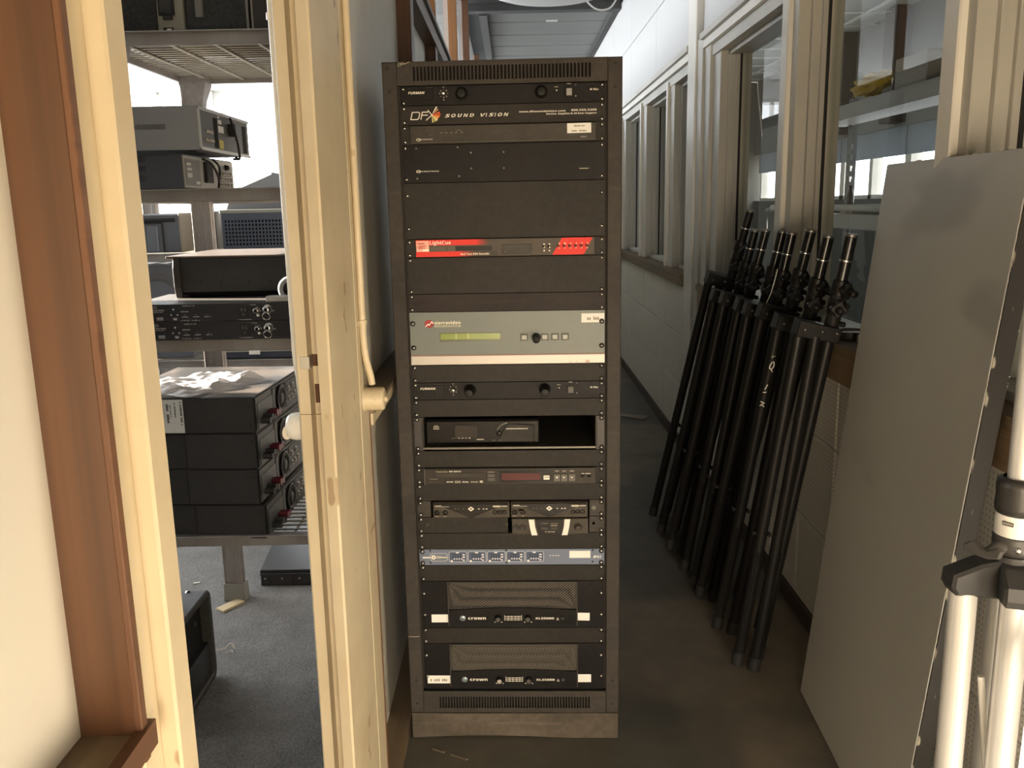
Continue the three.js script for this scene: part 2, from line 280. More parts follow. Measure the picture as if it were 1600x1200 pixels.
{ // glazed screen closing the near end of the corridor
  const n = struct('window_40');
  for (const [x0, x1, y0, y1] of [[-0.36, -0.3, 0, CH], [0.3, 0.35, 0, CH], [0.93, 0.98, 0, CH], [-0.3, 0.3, 0, 0.12], [0.35, 0.93, 0, 0.12], [-0.3, 0.3, 1.3, 1.36], [0.35, 0.93, 1.3, 1.36]]) put(B(x0, x1, y0, y1, 1.62, 1.68), grayPaint, 'frame', n);
  for (const [x0, x1] of [[-0.3, 0.3], [0.35, 0.93]]) put(B(x0, x1, 1.36, CH, 1.63, 1.67), whitePanel, 'panel', n);
  for (const [x0, x1] of [[-0.3, 0.3], [0.35, 0.93]]) for (const [y0, y1] of [[0.12, 1.3]]) { const p = put(new THREE.PlaneGeometry(x1 - x0, y1 - y0), clearGlass, 'pane', n); p.position.set((x0 + x1) / 2, (y0 + y1) / 2, 1.65); }
}
// storeroom: long outer wall and end wall with their windows
{
  const w = struct('wall_storeroom');
  put([B(-4.4, -4.2, 0, 1.38, -13.2, 3.2), B(-4.4, -4.2, 2.85, CH, -13.2, 3.2), B(-4.4, -4.2, 1.38, 2.85, -1.22, 3.2), B(-4.4, -4.2, 1.38, 2.85, -2.9, -1.97)], plaster, 'wall_section', w);
  put([B(-4.4, -0.36, 0, 1.38, -13.2, -13), B(-4.4, -0.36, 2.85, CH, -13.2, -13)], plaster, 'wall_section', w);
  let k = 14;
  for (const z of [-12.8, -11.15, -9.5, -7.85, -6.2, -4.55, -2.88]) {
    const n = struct('window_' + k++);
    put([B(-4.36, -4.24, 1.38, 2.85, z - 0.02, z + 0.02), B(-4.33, -4.27, 1.38, 1.42, z, z + 1.64), B(-4.33, -4.27, 2.81, 2.85, z, z + 1.64)], palePaint, 'frame', n);
    const p = put(new THREE.PlaneGeometry(1.6, 1.38), clearGlass, 'pane', n); p.rotation.y = Math.PI / 2; p.position.set(-4.3, 2.11, z + 0.83);
  }
  for (let x = -4.1; x < -0.6; x += 1.24) {
    const n = struct('window_' + k++);
    put([B(x - 0.02, x + 0.02, 1.38, 2.85, -13.14, -13.04), B(x, x + 1.22, 1.38, 1.42, -13.12, -13.06), B(x, x + 1.22, 2.81, 2.85, -13.12, -13.06)], palePaint, 'frame', n);
    const p = put(new THREE.PlaneGeometry(1.18, 1.38), clearGlass, 'pane', n); p.position.set(x + 0.62, 2.11, -13.1);
  }
}
// room beyond the glazing
const blindMat = new THREE.MeshPhysicalMaterial({ color: new THREE.Color(0.42, 0.47, 0.52), roughness: 0.9, transmission: 0.35, thickness: 0 });
{
  const w = struct('wall_far_right');
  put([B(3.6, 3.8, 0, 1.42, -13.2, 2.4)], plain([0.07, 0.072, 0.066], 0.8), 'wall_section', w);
  put([B(3.6, 3.8, 2.07, CH, -13.2, 2.4), B(3.6, 3.8, 1.42, 2.07, -3.4, 2.4), B(1.12, 3.8, 0, CH, -13.4, -13.2)], plain([0.27, 0.27, 0.25], 0.7), 'wall_section', w);
  for (const z of [-9.6, -8.35, -6.9, -5.4]) put([B(3.46, 3.62, 2.1, CH, z - 0.13, z + 0.13)], plain([0.12, 0.1, 0.085], 0.7), 'pilaster', w);
  let k = 27;
  for (let z = -13; z < -3.6; z += 1.6) {
    const n = struct('window_' + k++), fr = [];
    for (const [a, b] of [[0, 0.05], [0.72, 0.8], [1.53, 1.6]]) fr.push(B(3.64, 3.74, 1.42, 2.07, z + a, z + b));
    fr.push(B(3.64, 3.74, 1.42, 1.46, z, z + 1.6)); put(fr, palePaint, 'frame', n);
    const bl = put([B(3.615, 3.625, 1.81, 2.075, z, z + 1.58, 0.001)], blindMat, 'roller_blind', n);
    const p = put(new THREE.PlaneGeometry(1.56, 0.62), clearGlass, 'pane', n); p.rotation.y = -Math.PI / 2; p.position.set(3.7, 1.745, z + 0.8);
  }
  const c = struct('ceiling');
  const bars = []; for (let z = -12.6; z < 2; z += 0.61) bars.push(B(1.12, 3.6, CH - 0.045, CH - 0.03, z - 0.012, z + 0.012)); for (let x = 1.4; x < 3.6; x += 0.61) bars.push(B(x - 0.012, x + 0.012, CH - 0.046, CH - 0.03, -13, 2));
  put(bars, plain([0.8, 0.8, 0.77], 0.5), 'ceiling_grid', c);
  const ct = plain([0.33, 0.33, 0.31], 0.8), cg = cbox(0.58, 0.015, 0.58, 0.003);
  for (let z = -12.6; z < 1.2; z += 0.61) for (let x = 1.4; x < 3.2; x += 0.61) { const m = put(cg, ct, 'tile', c); m.position.set(x + 0.305, CH - 0.026, z + 0.305); }
}

// writing too small to read in the photograph: rows of short uneven strokes
function strokes(g, x, y, w, h, c) { g.fillStyle = c; for (let q = 0; q < w - 0.3; q += h * 0.62) { const k = hash(Math.round((x + q) * 7), Math.round(y * 7), 5); if (k < 0.12) continue; g.fillRect(x + q, y - h * (0.7 + 0.3 * k), h * 0.42, h * (0.7 + 0.3 * k)); if (k > 0.5) g.fillRect(x + q, y - h * 0.5, h * 0.62, h * 0.2); } }
// ---------------------------------------------------------------- the equipment rack
const RU = 0.04445, RTOP = 1.69777, RACK = { x: -0.0137, z: -2.1323, ry: -0.034058 };
const rackAt = (x, y, z) => [RACK.x + x * Math.cos(RACK.ry) + z * Math.sin(RACK.ry), y, RACK.z - x * Math.sin(RACK.ry) + z * Math.cos(RACK.ry)];
{
  const t = thing('equipment_rack', 'tall charcoal steel equipment rack with slotted top and dusty plinth, standing in the corridor', 'rack', rackAt(0, 0, 0), RACK.ry);
  const H = 1.75124, yb = 0.076, D = 0.56, W = 0.5605, IN = 0.4905;
  const slots = (n, x0, x1, y0, y1) => { const o = []; const p = (x1 - x0) / (n - 1); for (let i = 0; i < n; i++) { const x = x0 + i * p, a = 0.0022; o.push([[x - a, y0], [x + a, y0], [x + a, y1], [x - a, y1]]); } return o; };
  // front frame: two stiles, slotted top and bottom panels
  for (const s of [-1, 1]) put([B(s * IN / 2, s * W / 2, yb, H, -0.035, 0, 0.0025)], rackMetal, 'stile', t);
  put(prism([[-IN / 2, RTOP], [IN / 2, RTOP], [IN / 2, H], [-IN / 2, H]], 0.004, 0.0008, slots(49, -0.205, 0.204, 1.7085, 1.7395)), rackMetal, 'vent_panel', t);
  put(prism([[-IN / 2, yb + 0.001], [IN / 2, yb + 0.001], [IN / 2, 0.1405], [-IN / 2, 0.1405]], 0.004, 0.0008, slots(54, -0.2, 0.2, 0.0905, 0.1235)), rackMetal, 'vent_panel', t);
  for (const [a, b] of [[RTOP + 0.002, H - 0.004], [yb, 0.14]]) put(B(-IN / 2, IN / 2, a, b, -0.02, -0.012, 0.001), voidBlack, 'vent_backing', t);
  put([B(-W / 2, W / 2, H - 0.002, H, -D, -0.004, 0.001)], rackMetal, 'top_panel', t);
  for (const s of [-1, 1]) put([B(s * (W / 2 - 0.002), s * W / 2, 0.02, H - 0.002, -D, -0.035, 0.0008)], rackMetal, 'side_panel', t);
  put([B(-W / 2, W / 2, 0.02, H, -D - 0.002, -D, 0.0005)], rackMetal, 'back_panel', t);
  for (const s of [-1, 1]) put([B(s * 0.218, s * 0.2453, 0.141, RTOP, -0.02, -0.0165, 0.0006), B(s * 0.2425, s * 0.2453, 0.141, RTOP, -0.06, -0.016, 0.0006)], rackMetal, 'mounting_rail', t);
  // plinth with a slightly bowed lower edge
  const pts = [[-W / 2 + 0.0015, 0.0745], [-W / 2 + 0.0015, 0.004]]; for (let i = 0; i <= 12; i++) { const u = i / 12; pts.push([-W / 2 + 0.004 + u * (W - 0.008), 0.001 + 0.007 * Math.sin(Math.PI * clamp(u * 1.35)) * (u < 0.74 ? 1 : 0)]); } pts.push([W / 2 - 0.0015, 0.0], [W / 2 - 0.0015, 0.0745]);
  put(prism(pts, 0.012, 0.001), plinthMetal, 'plinth', t);
  put([B(-W / 2, W / 2, 0.0, 0.02, -D, -0.013, 0.001)], plinthMetal, 'plinth', t);
  // panel screws of the frame, the scratches
  for (const [x, y] of [[-0.2665, 1.737], [-0.2635, 1.684], [0.264, 1.737], [0.263, 1.684], [-0.262, 0.172], [-0.262, 0.104], [0.262, 0.172], [0.262, 0.104]]) put(facing(lathe([[0, 0.0012], [0.003, 0.0009], [0.0042, 0]], 12)).translate(x, y, 0), rubber, 'screw', t);
  print(t, 'scratch', -0.228, 1.7462, 0.034, 0.014, (g) => { g.strokeStyle = '#d8cfbc'; g.lineWidth = 1; g.beginPath(); g.moveTo(3, 13); g.lineTo(6, 4); g.moveTo(8, 12); g.lineTo(10, 5); g.lineTo(13, 9); g.lineTo(15, 4); g.lineTo(18, 8); g.lineTo(22, 6); g.lineTo(31, 3); g.stroke(); });
  print(t, 'scratch', -0.2635, 0.3, 0.032, 0.006, (g) => { g.strokeStyle = '#cfc5b1'; g.lineWidth = 1.2; g.beginPath(); g.moveTo(1, 3); g.lineTo(12, 2.6); g.lineTo(16, 3.4); g.lineTo(31, 2.2); g.stroke(); });
}
const screwGeo = facing(lathe([[0, 0.0032], [0.002, 0.003], [0.0036, 0.0018], [0.0043, 0], [0.0043, -0.001]], 14));
const washerGeo = facing(lathe([[0.0044, 0.0009], [0.0062, 0.0006], [0.0066, -0.0003]], 14));
// a rack-mounted thing: u = rack units below the top, n = its height in units; local z = 0 is its face
function unit(name, label, category, u, n, o = {}) {
  const yBase = RTOP - (u + n) * RU, t = thing(name, label, category, rackAt(0, yBase, -0.0105), RACK.ry, o.group);
  t.Y = (y) => y - yBase; const h = n * RU;
  if (!o.bare) put([B(-0.2413, 0.2413, 0.0004, h - 0.0006, -0.003, 0, 0.0006)], o.mat || panelMetal, 'faceplate', t);
  if (o.chassis !== false) put([B(-0.214, 0.214, 0.003, h - 0.003, -(o.depth || 0.3), -0.0032, 0.001)], o.mat || panelMetal, 'chassis', t);
  const rows = o.rows || (n === 1 ? [0.0064, 0.0381] : n === 2 ? [0.0064, 0.0826] : [0.038, 0.0953]);
  if (!o.noscrew) for (const s of [-1, 1]) for (const y of rows) {
    const m = put(screwGeo, screwMetal, 'screw', t); m.position.set(s * 0.2335, y, 0.0008);
    if (o.washer) { const w = put(washerGeo, rubber, 'washer', m); }
  }
  return t;
}
const label = (t, x, y, w, h, lines = [], tilt = 0) => { const g = B(-w / 2, w / 2, -h / 2, h / 2, 0, 0.0005, 0.0001), m = put(g, paper, 'paper_label', t); m.position.set(x, y, 0.0001); m.rotation.z = tilt; if (lines.length) print(m, 'handwriting', 0, 0, w, h, (c, W, Hh) => lines.forEach((k, i) => strokes(c, W * (1 - k) / 2, Hh * (i + 0.74) / lines.length, W * k, Hh * 0.36 / lines.length, '#9b9480')), { z: 0.0007 }); return m; };
const blankLabels = {
  5: [3, 'tall plain black blank panel above the red-printed lighting unit', panelMetal], 9: [2, 'plain black blank panel right below the red-printed lighting unit', panelMetal], 11: [1, 'plain brownish-black blank panel touching the top of the grey-green video unit', brownBlank],
  15: [1, 'plain black blank panel between the grey-green video unit and lower power conditioner', panelMetal], 17: [1, 'plain dusty blank panel between the lower power conditioner and open shelf', panelMetal], 20: [1, 'plain dusty blank panel below the open shelf, above the disc player', panelMetal],
  22: [1, 'plain dusty blank panel below the disc player, above the wireless receivers', panelMetal], 25: [1, 'plain dusty blank panel directly above the blue processor', panelMetal], 27: [1, 'plain dusty blank panel directly below the blue processor', panelMetal], 31: [1, 'plain dusty blank panel between the two power amplifiers', panelMetal],
};
for (const [u, [n, l, m]] of Object.entries(blankLabels)) {
  const t = unit('blank_panel', l, 'panel', +u, n, { mat: m, chassis: false, washer: +u > 14, group: 'blank panels in the rack', rows: n === 3 ? [0.0254, 0.104] : undefined });
  put([B(-0.238, 0.238, 0.0006, 0.003, -0.02, -0.003, 0.0005), B(-0.238, 0.238, n * RU - 0.003, n * RU - 0.0008, -0.02, -0.003, 0.0005)], m, 'flange', t);
}
// power conditioners (two of a kind)
function conditioner(lb, u, out) {
  const t = unit('power_conditioner', lb, 'power conditioner', u, 1, { mat: deviceBlack, group: 'power conditioners in the rack', washer: u > 5 }), y = 0.0285;
  print(t, 'printed_text', 0, RU / 2, 0.45, 0.042, (g, W, H) => {
    const c = W / 2, Y = (v) => H - v * 1000 + 1.2;
    txt(g, 'FURMAN', c - 239 + 16.5, Y(0.026), 8, { i: true, w: 39, c: '#f3efdc' });
    txt(g, 'GUEST OUTLET', c - 172, Y(0.0395), 2.2, { a: 'c', b: false, c: '#9a9484' });
    txt(g, 'DIM', c - 138, Y(0.0395), 2.4, { a: 'c', c: '#d9d2be' }); txt(g, 'BRT', c - 138, Y(0.0105), 2.4, { a: 'c', c: '#d9d2be' });
    for (let i = 0; i < 8; i++) { const a = i * Math.PI / 4; g.fillStyle = i % 3 ? '#f3eee0' : '#a49d8c'; g.beginPath(); g.arc(c - 138 + 9.6 * Math.cos(a), Y(0.0265) + 9 * Math.sin(a), 1, 0, 7); g.fill(); }
    txt(g, 'CIRCUIT', c + 127, Y(0.034), 2.5, { a: 'c', c: '#d9d2be' }); g.fillStyle = '#efe9da'; g.beginPath(); g.arc(c + 127.5, Y(0.0275), 1.6, 0, 7); g.fill();
    txt(g, 'POWER', c + 156, Y(0.0405), 2.6, { a: 'c', c: '#efe9da' });
    g.fillStyle = '#efe9da'; g.beginPath(); g.arc(c + 172, Y(0.014), 1.1, 0, 7); g.fill(); g.beginPath(); g.arc(c + 172, Y(0.039), 0.8, 0, 7); g.fill();
    txt(g, 'M-10Lx E', c + 205, Y(0.0265), 6, { w: 25, c: '#efe9da' });
  });
  // outlet with three slots, dimmer knob, two pull-out lamp tubes, rocker switch
  const o = put(prism([[-0.0105, -0.010], [-0.007, -0.0135], [0.007, -0.0135], [0.0105, -0.01], [0.0105, 0.0135], [-0.0105, 0.0135]], 0.003, 0.0008), knobBlack, 'outlet', t); o.position.set(-0.172, 0.0245, 0.0025);
  put([B(-0.005, -0.003, 0.002, 0.009, 0, 0.0006, 0.0002), B(0.003, 0.005, 0.002, 0.009, 0, 0.0006, 0.0002), B(-0.002, 0.002, -0.008, -0.004, 0, 0.0006, 0.0002)], voidBlack, 'slot', o);
  const k = put(facing(lathe([[0, 0.014], [0.0042, 0.0135], [0.005, 0.011], [0.005, 0.002], [0.006, 0]], 20)), chrome, 'dimmer_knob', t); k.position.set(-0.138, 0.0265, 0);
  for (const [x, s] of [[-0.0955, out], [0.0915, out]]) {
    const q = put([facing(lathe([[0, s], [0.0095, s], [0.0105, s - 0.002], [0.0105, 0.004], [0.0145, 0.0035], [0.015, 0]], 28))], deviceBlack, 'lamp_tube', t); q.position.set(x, 0.0248, 0);
    put(facing(lathe([[0, 0.001], [0.0082, 0.0008], [0.009, 0]], 24)).translate(0, 0, s), knobBlack, 'tube_cap', q);
  }
  const r = put([B(-0.0095, 0.0095, -0.0115, 0.0115, 0, 0.002, 0.0006)], knobBlack, 'switch_bezel', t); r.position.set(0.1565, 0.0235, 0);
  const rk = put(B(-0.007, 0.007, -0.0085, 0.0085, 0, 0.004, 0.001), plain([0.11, 0.1, 0.09], 0.35), 'rocker_switch', r); rk.rotation.x = 0.12; rk.position.z = 0.002;
  for (const [x, yy] of [[-0.219, 0.039], [-0.219, 0.006], [0.2, 0.006], [0.2, 0.039], [-0.01, 0.004]]) put(facing(lathe([[0, 0.0008], [0.0016, 0.0004], [0.002, 0]], 8)).translate(x, yy, 0), rubber, 'rivet', t);
}
conditioner('black power conditioner at the very top of the rack with chrome dimmer knob', 0, 0.018);
conditioner('black power conditioner in mid rack, below the grey-green unit, lamp tubes pulled out', 16, 0.05);
{ // dealer's name panel
  const t = unit('name_panel', 'black nameplate panel with white dealer lettering and a coloured feather logo', 'panel', 1, 1, { chassis: false, mat: panelMetal });
  print(t, 'printed_text', 0, RU / 2, 0.46, 0.0425, (g, W, H) => {
    const c = W / 2, y0 = H / 2 + 1;
    g.strokeStyle = '#f4efe2'; g.lineWidth = 2.1; g.lineJoin = 'round';
    g.beginPath(); g.moveTo(c - 218, y0 + 8); g.lineTo(c - 213.5, y0 - 8.5); g.lineTo(c - 200, y0 - 8.5); g.quadraticCurveTo(c - 195.5, y0 - 8, c - 196.5, y0 - 4); g.lineTo(c - 198.5, y0 + 4); g.quadraticCurveTo(c - 200, y0 + 8, c - 205, y0 + 8); g.closePath(); g.stroke();
    g.beginPath(); g.moveTo(c - 194, y0 + 8.5); g.lineTo(c - 190, y0 - 8.5); g.lineTo(c - 176, y0 - 8.5); g.moveTo(c - 192, y0 - 1.5); g.lineTo(c - 177, y0 - 1.5); g.stroke();
    const ox = c - 168, oy = y0 - 1.5;
    const blade = (a, l, w, col) => { g.save(); g.translate(ox, oy); g.rotate(a); g.fillStyle = col; g.beginPath(); g.moveTo(0, 0); g.lineTo(l, -w); g.lineTo(l * 1.02, w * 0.6); g.closePath(); g.fill(); g.restore(); };
    blade(-0.25, 20, 3.2, '#d9642c'); blade(-0.0, 21, 2.6, '#c7431f'); blade(0.22, 19, 3, '#e0823a'); blade(0.5, 17, 3, '#e8b25a'); blade(0.8, 17.5, 2.6, '#efe6b8'); blade(1.1, 17, 2.4, '#c9c06a'); blade(1.45, 17, 2.6, '#cfc583');
    blade(-0.95, 22, 2.2, '#f6f0e0'); blade(-0.68, 20, 1.6, '#eeb98a'); g.lineWidth = 1.9; g.beginPath(); g.moveTo(ox - 9, oy - 11.5); g.lineTo(ox + 2, oy + 1.5); g.moveTo(ox + 2, oy - 1); g.lineTo(ox - 14, oy + 12); g.stroke();
    g.fillStyle = '#f1ecde'; g.font = 'italic bold 10.5px sans-serif'; { let q = c - 138; for (const ch of 'SOUND VISION') { const w = ch === ' ' ? 7 : ch === 'I' ? 3.6 : 11.6; if (ch !== ' ') { g.save(); g.translate(q, y0 + 4.3); g.scale(w / g.measureText(ch).width, 1); g.fillText(ch, 0, 0); g.restore(); } q += w + 2.9; } }
    txt(g, 'www.dfxsoundvision.com', c + 38.5, y0 - 3, 6, { w: 110, c: '#efe9da' }); txt(g, '800.555.5200', c + 221, y0 - 3.4, 6.4, { a: 'r', w: 60, c: '#efe9da' });
    txt(g, 'Service, Supplies & 24-hour Support', c + 221, y0 + 3.2, 5, { a: 'r', w: 119, c: '#efe9da' });
  }, { ppm: 3400 });
}
const ovalLogo = (g, x, y, name, w, col = '#c9c4b6') => { g.fillStyle = col; g.beginPath(); g.ellipse(x, y, 6.2, 3.4, 0, 0, 7); g.fill(); g.fillStyle = '#262420'; g.beginPath(); g.ellipse(x - 0.4, y, 3.4, 1.7, 0, 0, 7); g.fill(); g.fillStyle = col; g.beginPath(); g.ellipse(x + 0.5, y, 1.5, 0.9, 0, 0, 7); g.fill(); txt(g, name, x + 7.2, y + 1.5, 4.4, { w, c: col }); };
{ // control processor
  const t = unit('control_processor', 'black one-unit control processor with a cream paper label at its right end', 'processor', 2, 1, { mat: panelMetal }), Y = t.Y;
  put([B(-0.2195, 0.2195, 0.0035, 0.0425, 0, 0.006, 0.001)], deviceGray, 'front_cover', t);
  put([B(-0.2195, 0.2185, 0.0032, 0.0052, 0.0055, 0.0085, 0.0006)], plain([0.12, 0.11, 0.09], 0.35, 0.3), 'lower_lip', t);
  print(t, 'printed_text', 0, RU / 2, 0.43, 0.034, (g, W, H) => {
    const c = W / 2; ovalLogo(g, c - 200, H - 6, 'CRESTRON', 26);
    for (const x of [-173]) { txt(g, 'PWR', c + x, 12, 2.2, { a: 'c', b: false, c: '#8f897a' }); g.fillStyle = '#7b7566'; g.fillRect(c + x - 2, 17, 4, 1.2); }
    for (const x of [-146, -134, -122, -111, -97]) { g.fillStyle = '#9a9484'; g.fillRect(c + x - 3, 13 - (x === -111 ? 0 : 0), 6, 1.3); g.fillStyle = '#5f5a4e'; g.fillRect(c + x - 1, 20, 2, 1.6); }
    g.strokeStyle = '#9a9484'; g.lineWidth = 0.9; g.beginPath(); g.moveTo(c - 110, 11); g.lineTo(c - 104, 6.5); g.lineTo(c - 97, 11); g.stroke();
    txt(g, 'CONTROL PROCESSOR', c, 13.4, 3, { a: 'c', w: 63, b: false, c: '#858070' });
    txt(g, 'PRO2', c + 189, H - 3.5, 5, { i: true, a: 'c', w: 15, c: '#a8a293' });
  }, { z: 0.0064 });
  const lb = label(t, 0.1795, Y(1.5945), 0.0565, 0.0225, [0.5, 0.62], 0.01); lb.position.z = 0.0062;
}
{ // two-unit power/interface panel
  const t = unit('interface_panel', 'black two-unit panel with scattered small screws and holes below the control processor', 'panel', 3, 2, { mat: deviceBlack, rows: [0.009, 0.081] }), Y = t.Y;
  print(t, 'printed_text', 0, RU, 0.44, 0.085, (g, W, H) => { ovalLogo(g, W / 2 - 204, H / 2 + 17.5, 'CRESTRON', 42, '#d8d3c4'); strokes(g, W / 2 + 180, H / 2 + 19, 21, 3, '#c8c3a0'); });
  const sc = facing(lathe([[0, 0.0014], [0.0015, 0.0012], [0.0026, 0]], 10)), ho = facing(lathe([[0, 0.0003], [0.0024, 0.0003]], 10));
  for (const [px, py] of [[-0.208, 1.5565], [-0.109, 1.5575], [-0.078, 1.544], [0.0, 1.544], [-0.0775, 1.5075], [0.0, 1.507], [-0.107, 1.49], [-0.208, 1.4865]]) put(sc, screwMetal, 'cover_screw', t).position.set(px, Y(py), 0);
  for (const [px, py] of [[-0.178, 1.545], [-0.109, 1.545], [-0.109, 1.508], [-0.094, 1.557], [0.016, 1.557], [0.033, 1.557], [0.033, 1.5425], [0.033, 1.507], [0.033, 1.492], [0.016, 1.492], [0.113, 1.545], [0.113, 1.508], [0.145, 1.558], [0.145, 1.494], [-0.094, 1.492]]) put(ho, voidBlack, 'hole', t).position.set(px, Y(py), 0.0002);
}
{ // red-printed lighting recorder
  const t = unit('lighting_recorder', 'one-unit lighting cue recorder with bright red printed front', 'recorder', 8, 1, { mat: panelMetal });
  put([B(-0.2185, 0.216, 0.0015, 0.0435, 0, 0.005, 0.0008)], deviceGray, 'front_cover', t);
  print(t, 'printed_front', -0.00125, RU / 2 + 0.0002, 0.432, 0.0405, (g, W, H) => {
    const c = W / 2 + 1.2; g.fillStyle = '#4a4238'; g.fillRect(0, 0, W, H);
    let gr = g.createLinearGradient(c - 70, 0, c - 40, 0); gr.addColorStop(0, '#e23026'); gr.addColorStop(1, '#4a4238'); g.fillStyle = gr; g.fillRect(0, 0, W / 2, 13.5);
    gr = g.createLinearGradient(c - 110, 0, c - 70, 0); gr.addColorStop(0, '#e23026'); gr.addColorStop(1, '#3c352d'); g.fillStyle = gr; g.fillRect(0, H - 12.5, W / 2 - 18, 12.5);
    g.fillStyle = '#5a5548'; g.fillRect(34, 15, 40, 12); g.fillRect(77, 15, 18, 12); g.fillStyle = '#1c1915'; g.fillRect(97, 16, 88, 11);
    g.fillStyle = '#eeb6a2'; g.fillRect(1, 2, 31, 26); g.fillStyle = '#c45a4c'; g.fillRect(6, 8, 16, 2.4); g.fillRect(6, 13.5, 19, 2.4); g.fillRect(6, 18.5, 17, 2); txt(g, 'Show', 3, 10, 7, { w: 17, c: '#cc5446' }); txt(g, 'light', 3, 19, 6, { w: 15, c: '#cc5446' }); g.fillStyle = '#f5e6d6'; g.fillRect(16, 21.5, 15.5, 5.5);
    txt(g, 'LightCue', 33, 11, 11.5, { w: 53, c: '#f7ead8' });
    txt(g, 'Real Time DMX Recorder', 108, H - 3.6, 7, { w: 71, c: '#f2dfc2' });
    g.fillStyle = '#e23026'; g.beginPath(); g.moveTo(c + 137, 0); g.lineTo(c + 211, 0); g.lineTo(c + 190, H); g.lineTo(c + 113, H); g.closePath(); g.fill();
    g.fillStyle = '#efe2cc'; for (const x of [94, 107]) for (const y of [14.5, 22, 30]) { g.beginPath(); g.arc(c + x, y, 2, 0, 7); g.fill(); }
    g.fillStyle = '#ffc4a6'; for (let i = 0; i < 6; i++) { g.beginPath(); g.arc(c + 131 + i * 13.6, 13.8, i === 1 ? 2.6 : 1.8, 0, 7); g.fill(); g.beginPath(); g.arc(c + 130 + i * 13.6, 24.5, 1.7, 0, 7); g.fill(); }
  }, { z: 0.0054, solid: true });
  put([B(-0.008, 0.064, 0.0055, 0.029, 0.005, 0.0066, 0.0006)], deviceGray, 'drive_door', t);
  for (const [x, y] of [[-0.0005, 0.011], [0.064, 0.0115]]) put(facing(lathe([[0, 0.0022], [0.0012, 0.002], [0.002, 0.0003], [0.002, 0]], 8)).translate(x, y, 0.006), screwMetal, 'screw', t);
  for (let i = 0; i < 6; i++) { const b = put(facing(lathe([[0, 0.0042], [0.003, 0.004], [0.0036, 0.003], [0.0036, 0]], 14)), plain([0.16, 0.02, 0.012], 0.4), 'push_button', t); b.position.set(0.128 + i * 0.0138, 0.0228, 0.0055); }
  for (const x of [0.0915, 0.1045]) { const b = put(facing(lathe([[0, 0.003], [0.002, 0.0026], [0.0026, 0]], 12)), knobBlack, 'push_button', t); b.position.set(x, 0.0225, 0.0055); }
}
